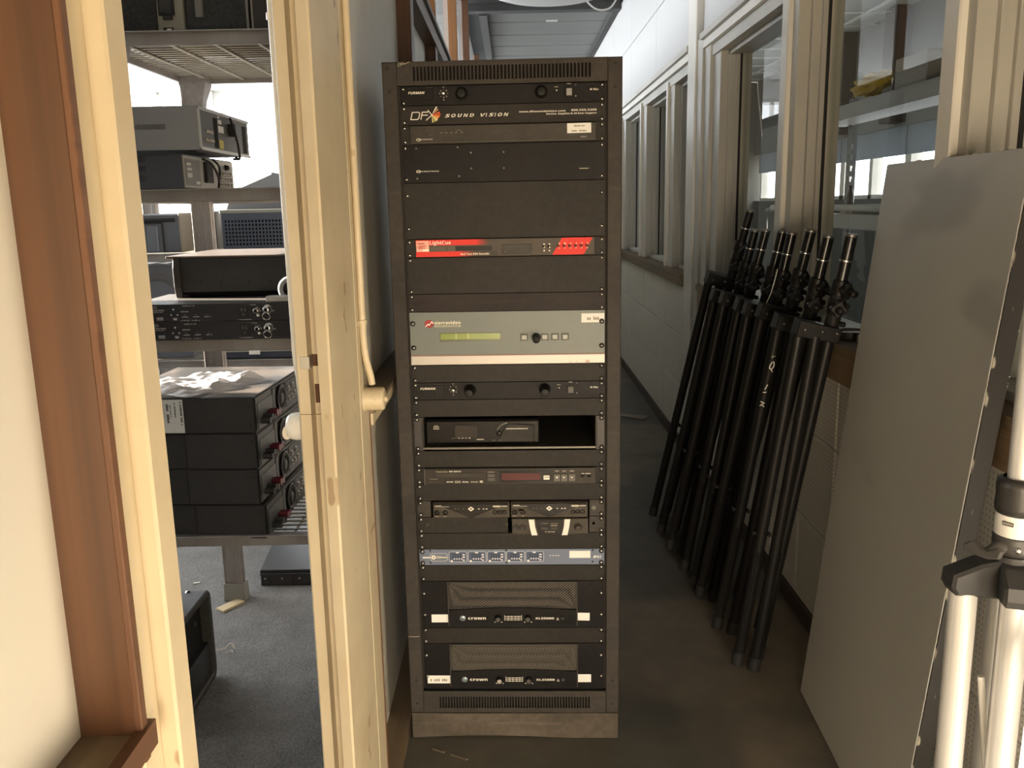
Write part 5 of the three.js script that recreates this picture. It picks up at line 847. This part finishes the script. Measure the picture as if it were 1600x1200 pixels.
{ // black case with angled cheeks on the two boxes
  const t = thing('equipment_case', 'wide black equipment case with angled end cheek and dusty tan lid', 'case', [-0.79, 1.1775, -2.62]);
  put([B(-0.17, 0.2, 0.014, 0.112, -0.3, 0.116, 0.002)], black, 'body', t);
  for (const s of [-1]) put(prism([[-0.3, 0.0], [0.118, 0.0], [0.126, 0.03], [0.126, 0.085], [0.118, 0.114], [-0.3, 0.114]], 0.02, 0.002).rotateY(-Math.PI / 2).translate(-0.172, 0, 0), plain([0.03, 0.026, 0.02], 0.4), 'end_cheek', t);
  put([B(-0.192, 0.2, 0.112, 0.118, -0.3, 0.118, 0.0015)], std({ map: tex(256, 0.4, 0.4, (u, v) => mixc([0.12, 0.09, 0.07], [0.07, 0.055, 0.045], fbm(u, v, 4, 4, 271))), roughness: 0.55 }), 'lid', t);
  put([B(-0.17, 0.2, 0.004, 0.012, -0.28, 0.1, 0.002)], voidBlack, 'base', t);
  for (const x of [-0.15, 0.15]) put(cyl(0.012, 0.013, 0.014, 12).translate(x, 0.001, 0.1), rubber, 'foot', t);
  for (const x of [-0.1, -0.04, 0.04, 0.1]) put(facing(lathe([[0, 0.0015], [0.0025, 0.001], [0.0035, 0]], 8)).translate(x, 0.042, 0.116), rubber, 'screw', t);
}
{ const c = put([new THREE.TorusGeometry(0.03, 0.0075, 10, 28, Math.PI * 1.35).rotateZ(0.1)], plain([0.24, 0.25, 0.26], 0.5), 'cable_loop', scene); c.position.set(-0.62, 1.2, -2.46); c.userData = { label: 'grey cable loop hanging over the front of the wide black case', category: 'cable' }; }
{ const c = put([B(-0.06, 0.07, 0, 0.014, -0.02, 0.02, 0.002)], plain([0.5, 0.49, 0.45], 0.5), 'plastic_strip', scene); c.position.set(-0.6, 1.178, -2.36); c.userData = { label: 'pale flat strip on the upper one-unit box under the cable loop', category: 'strip' }; }
// two tuners on the third shelf
{
  const t = thing('audio_unit', 'grey metal-cased audio unit with vent slots, upper of two on the third shelf', 'audio unit', [-0.796, 1.575, -2.325], 0.0), h = 0.108, cm = plain([0.25, 0.25, 0.255], 0.5, 0.2);
  const sl = []; for (let i = 0; i < 27; i++) { const x = -0.205 + i * 0.0046 * 1.0; sl.push([[x - 0.0012, 0.052], [x + 0.0012, 0.052], [x + 0.0012, 0.064], [x - 0.0012, 0.064]]); }
  put(prism([[-0.42, 0], [0, 0], [0, h], [-0.42, h]], 0.003, 0.0008, sl), cm, 'side_cover', t);
  put([B(-0.42, -0.002, 0.004, h, -0.43, -0.0035, 0.001)], plain([0.09, 0.09, 0.09], 0.6), 'case', t);
  put([B(-0.42, 0.0, h - 0.001, h + 0.001, -0.43, 0.0, 0.0006)], cm, 'top_cover', t);
  const p = put([B(-0.001, 0.003, 0.004, h - 0.003, -0.428, -0.004, 0.0008)], plain([0.12, 0.115, 0.1], 0.5, 0.2), 'connector_panel', t);
  put([B(0.003, 0.007, 0.0, 0.008, -0.43, 0, 0.001), B(0.003, 0.006, h - 0.008, h, -0.43, 0, 0.001), B(0.0, 0.005, 0.004, h - 0.004, -0.008, 0, 0.001)], plain([0.55, 0.54, 0.5], 0.4, 0.4), 'rim', t);
  for (const [a, b] of [[-0.145, -0.112], [-0.405, -0.368]]) put(B(0.003, 0.0036, 0.012, 0.09, a, b, 0.0002), voidBlack, 'recess', t);
  put([B(0.003, 0.004, 0.012, 0.035, -0.185, -0.152, 0.0002)], plain([0.62, 0.5, 0.04], 0.5), 'yellow_sticker', t);
  for (const g of [B(0.003, 0.004, 0.055, 0.072, -0.195, -0.152, 0.0002), B(0.003, 0.004, 0.078, 0.088, -0.18, -0.152, 0.0002), B(0.003, 0.004, 0.093, 0.098, -0.165, -0.152, 0.0002)]) put(g, paper, 'sticker', t);
  for (const [y, z] of [[0.028, -0.05], [0.028, -0.065], [0.028, -0.08], [0.028, -0.098], [0.05, -0.06], [0.05, -0.076], [0.05, -0.094], [0.04, -0.3], [0.06, -0.295]]) put(lathe([[0.002, 0.005], [0.0042, 0.0045], [0.0052, 0]], 12).rotateZ(-Math.PI / 2).translate(0.003, y, z), plain([0.5, 0.48, 0.42], 0.35, 0.7), 'jack', t);
  put(tube([[0.01, 0.1, -0.24], [0.02, 0.07, -0.235], [0.022, 0.02, -0.26], [0.014, -0.01, -0.285], [0.0, -0.004, -0.3]], 0.0035, 8), rubber, 'power_cord', t); put([B(0.003, 0.018, 0.05, 0.085, -0.262, -0.242, 0.003)], rubber, 'plug', t);
  for (const [x, z] of [[-0.03, -0.03], [-0.03, -0.4], [-0.39, -0.03], [-0.39, -0.4]]) put(cyl(0.009, 0.011, 0.006, 12).translate(x, -0.003, z), rubber, 'foot', t);
}
{
  const t = thing('audio_unit', 'dark blue-grey audio unit with three rows of slots, under the grey one', 'audio unit', [-0.855, 1.4795, -2.35]), h = 0.0865, cm = plain([0.066, 0.072, 0.086], 0.5, 0.2);
  const sl = []; for (let r = 0; r < 3; r++) for (let i = 0; i < 4; i++) { const x = -0.117 + i * 0.0062 + r * 0.001, y = 0.02 + (2 - r) * 0.0245; sl.push([[x - 0.0012, y], [x + 0.0012, y], [x + 0.0012, y + 0.013], [x - 0.0012, y + 0.013]]); }
  put(prism([[-0.4, 0], [0, 0], [0, h], [-0.4, h]], 0.003, 0.0008, sl), cm, 'side_cover', t);
  put([B(-0.4, -0.002, 0, h, -0.42, -0.0035, 0.001)], plain([0.05, 0.05, 0.055], 0.6), 'case', t);
  put([B(-0.4, 0.0, h - 0.001, h + 0.001, -0.42, 0.0, 0.0006)], cm, 'top_cover', t);
  put([B(-0.001, 0.003, 0.002, h - 0.002, -0.418, -0.004, 0.0008)], plain([0.42, 0.41, 0.36], 0.5, 0.2), 'connector_panel', t);
  put([B(0.003, 0.0038, 0.008, h - 0.01, -0.125, -0.012, 0.0003)], plain([0.16, 0.155, 0.135], 0.5), 'plate', t);
  for (const g of [B(0.003, 0.0044, 0.06, 0.067, -0.055, -0.024, 0.0002), B(0.003, 0.0044, 0.047, 0.054, -0.06, -0.024, 0.0002), B(0.003, 0.0044, 0.028, 0.041, -0.06, -0.024, 0.0002), B(0.003, 0.0044, 0.012, 0.02, -0.115, -0.085, 0.0002)]) put(g, paper, 'sticker', t);
  put([B(0.003, 0.012, 0.018, h - 0.012, -0.21, -0.155, 0.003)], rubber, 'transformer', t);
  put([B(0.003, 0.0038, 0.004, h - 0.016, -0.4, -0.28, 0.0003)], plain([0.2, 0.19, 0.165], 0.5), 'plate', t);
  for (const y of [0.014, 0.03, 0.046]) for (const z of [-0.29, -0.31, -0.33, -0.355, -0.385]) put(lathe([[0.002, 0.007], [0.0048, 0.0065], [0.0058, 0]], 12).rotateZ(-Math.PI / 2).translate(0.0035, y, z), plain([0.42, 0.4, 0.34], 0.35, 0.7), 'jack', t);
  put(lathe([[0, 0.012], [0.006, 0.011], [0.009, 0]], 14).rotateZ(-Math.PI / 2).translate(0.0035, 0.066, -0.345), rubber, 'knob', t);
  put(tube([[0.008, 0.082, -0.14], [0.02, 0.07, -0.17], [0.02, 0.04, -0.22], [0.012, 0.02, -0.25], [0.012, 0.0, -0.24]], 0.0035, 8), rubber, 'power_cord', t); put(tube([[0.008, 0.085, -0.22], [0.018, 0.07, -0.235], [0.014, 0.05, -0.26], [0.01, 0.03, -0.26]], 0.003, 8), rubber, 'power_cord', t);
}
// top shelf: carpeted loudspeakers
const carpetBlack = std({ map: tex(256, 0.25, 0.25, (u, v) => mul([0.028, 0.028, 0.027], 0.5 + 1.1 * fbm(u, v, 50, 50, 281, 2))), roughness: 0.95 });
{
  const t = thing('loudspeaker', 'dark loudspeaker with tan connector plate at the left of the top shelf', 'loudspeaker', [-0.935, 1.871, -2.42]);
  put([B(-0.12, 0.022, 0, 0.34, -0.36, 0, 0.006)], carpetBlack, 'cabinet', t);
  put([B(0.012, 0.09, 0, 0.34, -0.33, -0.012, 0.003)], plain([0.26, 0.25, 0.21], 0.5), 'connector_plate', t);
  put([B(0.03, 0.07, 0.05, 0.1, -0.012, 0.006, 0.005), B(0.038, 0.062, 0.04, 0.05, -0.012, -0.002, 0.001)], black, 'input_dish', t);
  for (const [a, b, c, d] of [[0.044, 0.056, 0.014, 0.019], [0.046, 0.06, 0.003, 0.008]]) put(B(a, b, c, d, -0.012, -0.0105, 0.0003), paper, 'sticker', t); put([B(0.034, 0.062, 0.013, 0.022, -0.012, -0.011, 0.0003)], rubber, 'plate_slot', t);
}
{
  const t = thing('loudspeaker', 'black carpeted loudspeaker in the middle of the top shelf', 'loudspeaker', [-0.76, 1.871, -2.43]);
  put([B(-0.08, 0.085, 0, 0.36, -0.36, 0, 0.006)], carpetBlack, 'cabinet', t);
  put([B(-0.052, -0.03, 0.045, 0.16, 0, 0.008, 0.003)], plain([0.2, 0.19, 0.17], 0.4, 0.5), 'handle_bracket', t);
  put([B(0.08, 0.086, 0, 0.36, -0.002, 0.003, 0.001)], plain([0.25, 0.24, 0.22], 0.4, 0.4), 'corner_edge', t);
}
{ const t = thing('equipment_box', 'narrow dark box at the right of the top shelf, next to the door post', 'box', [-0.64, 1.871, -2.44]); put([B(-0.03, 0.055, 0, 0.33, -0.3, 0, 0.004)], plain([0.035, 0.03, 0.024], 0.5), 'case', t); put([B(-0.03, -0.024, 0, 0.33, 0, 0.004, 0.001)], galv, 'edge_trim', t); put(tube([[0.04, 0.2, 0.01], [0.045, 0.08, 0.012], [0.055, 0.03, 0.012], [0.06, 0.09, 0.012], [0.058, 0.2, 0.012]], 0.003, 8), paper, 'cord', t); }
// on and behind the second shelving
const speakerGray = plain([0.12, 0.13, 0.15], 0.5), greyFrame = plain([0.3, 0.3, 0.27], 0.45, 0.2);
{
  const t = thing('equipment_rack_box', 'rack box with a perforated dark vent panel and pale top frame behind the shelf post', 'rack box', [-1.03, 1.2545, -3.72]);
  put([B(-0.18, 0.2, 0, 0.168, -0.4, -0.012, 0.002)], plain([0.05, 0.055, 0.07], 0.5), 'case', t);
  put([B(-0.185, 0.205, 0.155, 0.17, -0.4, 0.004, 0.002), B(-0.185, 0.205, 0, 0.008, -0.4, 0.004, 0.002)], greyFrame, 'frame', t);
  const hs = []; for (let r = 0; r < 7; r++) for (let c = 0; c < 25; c++) { const x = -0.168 + c * 0.0142 + (r % 2) * 0.0, y = 0.022 + r * 0.0158; hs.push([[x, y], [x + 0.0085, y], [x + 0.0085, y + 0.0095], [x, y + 0.0095]]); }
  put(prism([[-0.18, 0.008], [0.2, 0.008], [0.2, 0.155], [-0.18, 0.155]], 0.003, 0, hs), plain([0.1, 0.115, 0.15], 0.4, 0.3), 'vent_panel', t);
  put([B(-0.178, 0.198, 0.01, 0.153, -0.0115, -0.011, 0.0001)], voidBlack, 'vent_backing', t);
}
{
  const t = thing('loudspeaker', 'pale blue-grey loudspeaker on its side by the window, left of the second shelving', 'loudspeaker', [-1.47, 1.2545, -3.66], 0.12);
  put([B(-0.1, 0.105, -0.0, 0.158, -0.3, 0, 0.006)], speakerGray, 'cabinet', t);
  put([B(-0.1, 0.085, 0.125, 0.14, -0.002, 0.006, 0.003)], rubber, 'handle', t);
  put([B(0.03, 0.036, -0.0, 0.12, 0, 0.006, 0.002), B(-0.05, 0.036, 0.118, 0.124, 0, 0.006, 0.002)], rubber, 'gasket', t); put([B(-0.03, 0.012, 0.005, 0.11, 0, 0.005, 0.003)], plain([0.2, 0.22, 0.26], 0.35, 0.3), 'latch_plate', t);
  put([B(0.1, 0.108, 0, 0.16, -0.3, 0.002, 0.002)], plain([0.3, 0.26, 0.2], 0.5), 'worn_edge', t);
}
{
  const t = thing('loudspeaker', 'grey loudspeaker with round cone, low on the second shelving at the left', 'loudspeaker', [-1.47, 0.81, -3.66], 0.12);
  put([B(-0.1, 0.11, 0, 0.4, -0.3, 0, 0.006)], speakerGray, 'cabinet', t);
  put(facing(lathe([[0, -0.02], [0.03, -0.015], [0.045, -0.02], [0.075, 0.004], [0.085, 0.006], [0.095, 0.004], [0.1, 0]], 32)).translate(-0.01, 0.26, 0.001), plain([0.1, 0.1, 0.105], 0.5), 'cone', t);
}
{ const t = thing('wooden_case', 'tall brown board-sided case between the pale loudspeaker and shelf post', 'case', [-1.4, 1.2545, -4.0]); put([B(0.01, 0.085, 0, 0.165, -0.25, 0.05, 0.003)], plain([0.1, 0.085, 0.06], 0.6), 'side_board', t); put([B(0.085, 0.1, 0, 0.16, -0.25, 0.04, 0.002)], plain([0.35, 0.34, 0.32], 0.5), 'front_strip', t); }
{ const t = thing('metal_cabinet', 'grey metal cabinet with dark opening behind the main shelf post', 'cabinet', [-1.47, 0.0, -4.66]); put([B(-0.12, 0.12, 0, 1.42, -0.3, 0, 0.004)], plain([0.25, 0.26, 0.27], 0.4, 0.2), 'body', t); put([B(-0.06, 0.11, 0.9, 1.38, 0, 0.003, 0.001)], voidBlack, 'opening', t); }
{
  const t = thing('flight_case', 'dark blue case with metal edges and a white label, on the second shelving', 'flight case', [-1.09, 0.81, -3.62]);
  put([B(-0.17, 0.22, 0, 0.05, -0.4, 0, 0.004)], plain([0.035, 0.04, 0.06], 0.5), 'body', t); put([B(-0.172, 0.222, 0.028, 0.036, -0.4, 0.004, 0.002), B(-0.172, 0.222, 0.044, 0.052, -0.4, 0.004, 0.002)], greyFrame, 'edge_rail', t); put([B(-0.016, 0.03, 0.018, 0.036, 0.004, 0.0055, 0.0003)], paper, 'paper_label', t);
}
{
  const t = thing('grey_panel_box', 'grey mass of covered equipment beside the windows behind the upper audio unit', 'equipment', [-1.42, 1.2545, -4.22]);
  put([prism([[0, 0], [0.5, 0], [0.46, 0.3], [0.3, 0.34], [0.1, 0.26]], 0.3, 0.01)], plain([0.2, 0.2, 0.21], 0.7), 'cover', t);
}
// floor of the storeroom
{
  const t = thing('floor_case', 'flat black case with three front latches on the carpet under the shelf', 'case', [-0.79, 0.005, -3.135]);
  put([B(-0.195, 0.22, 0, 0.05, -0.5, 0, 0.004)], black, 'body', t);
  put(prism([[-0.195, 0], [0.22, 0], [0.22, 0.48], [0.215, 0.485], [-0.21, 0.485], [-0.225, 0.3]], 0.012, 0.002).rotateX(-Math.PI / 2).translate(0, 0.062, -0.004), plain([0.012, 0.012, 0.013], 0.4), 'lid', t);
  put([B(-0.195, 0.22, 0.044, 0.048, -0.01, 0.003, 0.001), B(-0.161, -0.156, 0.002, 0.046, 0, 0.004, 0.001), B(-0.072, -0.067, 0.002, 0.046, 0, 0.004, 0.001), B(0.02, 0.025, 0.002, 0.046, 0, 0.004, 0.001)], rubber, 'rib', t);
  for (const x of [-0.177, -0.112, -0.045]) put(facing(lathe([[0, 0.003], [0.003, 0.0025], [0.004, 0]], 10)).translate(x, 0.029, 0.001), screwMetal, 'latch_stud', t);
}
{
  const t = thing('amp_case', 'open-fronted black rack case with rounded corners on the carpet by the doorway', 'rack case', [-1.2, 0.004, -2.14]);
  const w = 0.262, h = 0.292;
  const oc = (x0, x1, y0, y1, r) => { const p = []; for (const [cx, cy, a] of [[x1 - r, y1 - r, 0], [x0 + r, y1 - r, 1], [x0 + r, y0 + r, 2], [x1 - r, y0 + r, 3]]) for (let i = 0; i <= 4; i++) { const q = (a + i / 4) * Math.PI / 2; p.push([cx + r * Math.cos(q), cy + r * Math.sin(q)]); } return p; };
  const sh = std({ map: tex(256, 0.3, 0.3, (u, v) => mul([0.06, 0.058, 0.055], 0.7 + 0.5 * fbm(u, v, 30, 30, 291, 2))), roughness: 0.6 });
  const shell = prism(oc(-0.175, 0.175, 0, h, 0.03), 0.46, 0.004, [oc(-0.155, 0.155, 0.02, h - 0.022, 0.012).reverse()]); shell.rotateY(Math.PI / 2); shell.translate(w, 0, -0.175);
  put(shell, sh, 'shell', t);
  put([B(-0.16, w - 0.03, 0.02, h - 0.02, -0.33, -0.02, 0.003)], voidBlack, 'interior', t);
  put([B(w - 0.03, w - 0.012, 0.02, 0.12, -0.328, -0.022, 0.002)], plain([0.03, 0.03, 0.03], 0.5), 'front_unit', t);
  put([B(w - 0.16, w - 0.09, h, h + 0.022, -0.22, -0.12, 0.008)], rubber, 'handle', t);
  for (const z of [-0.035, -0.315]) put(lathe([[0, 0.004], [0.006, 0.003], [0.009, 0]], 14).translate(w - 0.055, h, z), screwMetal, 'rivet', t);
  put(lathe([[0, 0.006], [0.007, 0.005], [0.009, 0]], 14).rotateZ(-Math.PI / 2).translate(w, h - 0.05, -0.2), rubber, 'latch', t);
}
{ const m = put([prism([[-0.02, -0.045], [0.022, -0.05], [0.03, 0.045], [-0.012, 0.05]], 0.008, 0.001).rotateX(-Math.PI / 2)], plain([0.55, 0.44, 0.27], 0.7), 'wood_offcut', scene); m.position.set(-1.052, 0.013, -2.965); m.rotation.y = -0.5; m.userData = { label: 'small pale wood offcut on the carpet by the shelf foot', category: 'wood offcut' }; }
{ const m = put([tube([[-0.03, 0.008, 0.01], [0, 0.01, 0], [0.018, 0.02, -0.016], [0.032, 0.008, -0.004]], 0.0022, 6), tube([[0.012, 0.006, 0.02], [0.03, 0.008, 0.012], [0.035, 0.012, 0.03]], 0.0016, 6)], plain([0.6, 0.53, 0.45], 0.7), 'paper_shred', scene); m.position.set(-0.965, 0.003, -2.635); m.userData = { label: 'curled pale paper shred on the storeroom carpet', category: 'paper' }; }
{ const m = put([B(-0.012, 0.012, 0.005, 0.008, -0.004, 0.004, 0.0005)], plain([0.75, 0.72, 0.68], 0.7), 'paper_shred', scene); m.name = numbered('paper_shred'); used.set('paper_shred', 2); m.name = 'paper_shred_001'; m.position.set(-1.245, 0, -3.17); m.rotation.y = 0.4; m.userData = { label: 'tiny white paper bit on the carpet left of the shelf foot', category: 'paper' }; }

// ---------------------------------------------------------------- room beyond the glazing: slotted-angle shelving
{
  const t = thing('slotted_shelving', 'slotted-angle steel shelving seen through the corridor windows', 'shelving', [2.15, 0, -4.9]);
  const postM = plain([0.16, 0.165, 0.16], 0.45, 0.3);
  const hole = (y) => [[[-0.007, y], [0.007, y], [0.006, y + 0.014], [0.013, y + 0.026], [0.009, y + 0.038], [-0.009, y + 0.038], [-0.013, y + 0.026], [-0.006, y + 0.014]]];
  for (const z of [-6.6, -4.95 + 0, -1.6, 1.75]) for (const x of [-0.15, 0.3]) {
    const hs = []; for (let y = 0.1; y < 2.1; y += 0.076) hs.push(...hole(y));
    const p = put([prism([[-0.035, 0], [0.035, 0], [0.035, 2.12], [-0.035, 2.12]], 0.003, 0, hs).rotateY(-Math.PI / 2), prism([[-0.035, 0], [0.035, 0], [0.035, 2.12], [-0.035, 2.12]], 0.003, 0, hs).translate(0.035, 0, -0.033)], postM, 'upright', t); p.position.set(x, 0, z + (z < -4 ? 0.05 : 0));
  }
  for (const y of [0.5, 1.31, 1.94]) { put([B(-0.17, 0.32, y, y + 0.02, -1.75, 6.7, 0.003)], plain([0.3, 0.29, 0.26], 0.6), 'shelf_board', t); put([B(-0.175, -0.155, y - 0.06, y + 0.022, -1.75, 6.7, 0.003)], plain([0.36, 0.35, 0.31], 0.5), 'shelf_rail', t); }
  put([bar([-0.19, 1.37, -1.75], [-0.19, 1.37, 6.7], 0.02, 12)], plain([0.42, 0.4, 0.35], 0.45), 'pipe_rail', t);
  t.position.z = -4.9; 
}
{ // yellow bag
  const g = new THREE.SphereGeometry(1, 40, 24), p = g.attributes.position;
  for (let i = 0; i < p.count; i++) { const x = p.getX(i), y = p.getY(i), z = p.getZ(i), k = 0.45 + 1.1 * fbm(x * 0.5 + 0.5, z * 0.5 + y * 0.37 + 0.5, 6, 7, 301, 4), neck = z < -0.35 ? 0.55 + 0.6 * Math.abs(z + 0.75) : 1; p.setXYZ(i, x * 0.07 * k * neck, (y * 0.055 * k) * neck + 0.05 + z * 0.03, z * 0.22 * (0.9 + 0.2 * k)); }
  g.computeVertexNormals();
  const m = put(toCreasedNormals(g, 0.5), std({ color: [0.75, 0.5, 0.02], roughness: 0.4 }), 'yellow_bag', scene); m.position.set(2.02, 1.99, -5.08); m.userData = { label: 'crumpled yellow plastic bag on the upper shelf beyond the window', category: 'bag' };
}
const boxShape = (w, h, d, m) => [B(-w / 2, w / 2, 0, h, -d / 2, d / 2, 0.004)];
{ const t = thing('carton', 'pale carton on the upper shelf behind the slotted upright', 'carton', [2.12, 1.962, -4.6]); put(boxShape(0.2, 0.16, 0.36), plain([0.5, 0.48, 0.43], 0.7), 'body', t); put([B(-0.101, 0.101, 0.155, 0.163, -0.02, 0.02, 0.001)], plain([0.35, 0.3, 0.22], 0.5), 'tape', t); }
{ const t = thing('carton', 'small white carton on the eye-level shelf beyond the window', 'carton', [2.06, 1.332, -5.4]); put(boxShape(0.08, 0.055, 0.085), plain([0.75, 0.72, 0.64], 0.7), 'body', t); put([B(-0.041, 0.041, 0.053, 0.057, -0.012, 0.012, 0.001)], plain([0.5, 0.46, 0.38], 0.5), 'tape', t); }
{ const t = thing('bottle', 'small dark bottle standing on the white carton beyond the window', 'bottle', [2.06, 1.3885, -5.4]); put(lathe([[0, 0], [0.02, 0], [0.022, 0.01], [0.022, 0.06], [0.012, 0.08], [0.009, 0.1], [0, 0.1]], 20), plain([0.05, 0.04, 0.035], 0.3), 'body', t); put(cyl(0.01, 0.01, 0.015, 14).translate(0, 0.105, 0), rubber, 'cap', t); }
{ const t = thing('coiled_cable', 'dark coiled cable on the eye-level shelf beside the white carton', 'cable', [2.06, 1.335, -5.66]); for (let i = 0; i < 3; i++) put(new THREE.TorusGeometry(0.045 + i * 0.006, 0.008, 8, 28).rotateX(Math.PI / 2).translate(i * 0.006, 0.008 + i * 0.012, 0), plain([0.08, 0.07, 0.06], 0.5), 'coil', t); }
{ const t = thing('tool_box', 'long olive tool box on the eye-level shelf next to the slotted upright', 'tool box', [2.1, 1.332, -5.1]); put(boxShape(0.16, 0.05, 0.32), plain([0.17, 0.17, 0.12], 0.6), 'body', t); put([B(-0.082, 0.082, 0.05, 0.058, -0.162, 0.162, 0.002)], plain([0.2, 0.2, 0.14], 0.5), 'lid', t); }
{ const t = thing('coiled_cable', 'heap of grey fittings on the eye-level shelf in the farther window', 'fittings', [2.06, 1.335, -7.0]); for (let i = 0; i < 4; i++) put(new THREE.TorusGeometry(0.04, 0.012, 8, 24).rotateX(Math.PI / 2 - 0.2).translate(0.01 * i, 0.014 + 0.01 * (i % 2), i * 0.1), plain([0.24, 0.22, 0.19], 0.5), 'coil', t); }
{ const p = put([B(-8, 8, -0.2, -0.02, 2.45, 14, 0.01), B(-0.36, 0.98, -0.2, -0.02, 1.7, 2.44, 0.01)], plain([0.42, 0.36, 0.28], 0.8), 'pavement', scene); p.userData.kind = 'structure'; }
// pale building outside the far windows
{
  const t = thing('neighbour_building', 'pale sunlit building outside the far windows', 'building', [9, 0, -9]);
  put([B(0, 3, -3, 5, -9, 9, 0.02)], plain([0.075, 0.064, 0.055], 0.8), 'wall', t);
  for (let z = -8; z < 8; z += 2.2) put([B(-0.06, 0.05, 1.0, 2.3, z, z + 1.1, 0.01)], plain([0.08, 0.035, 0.028], 0.7), 'shutter', t);
}
scene.traverse((o) => { if (o.isMesh) { o.castShadow = true; o.receiveShadow = true; } });
renderer.render(scene, camera);
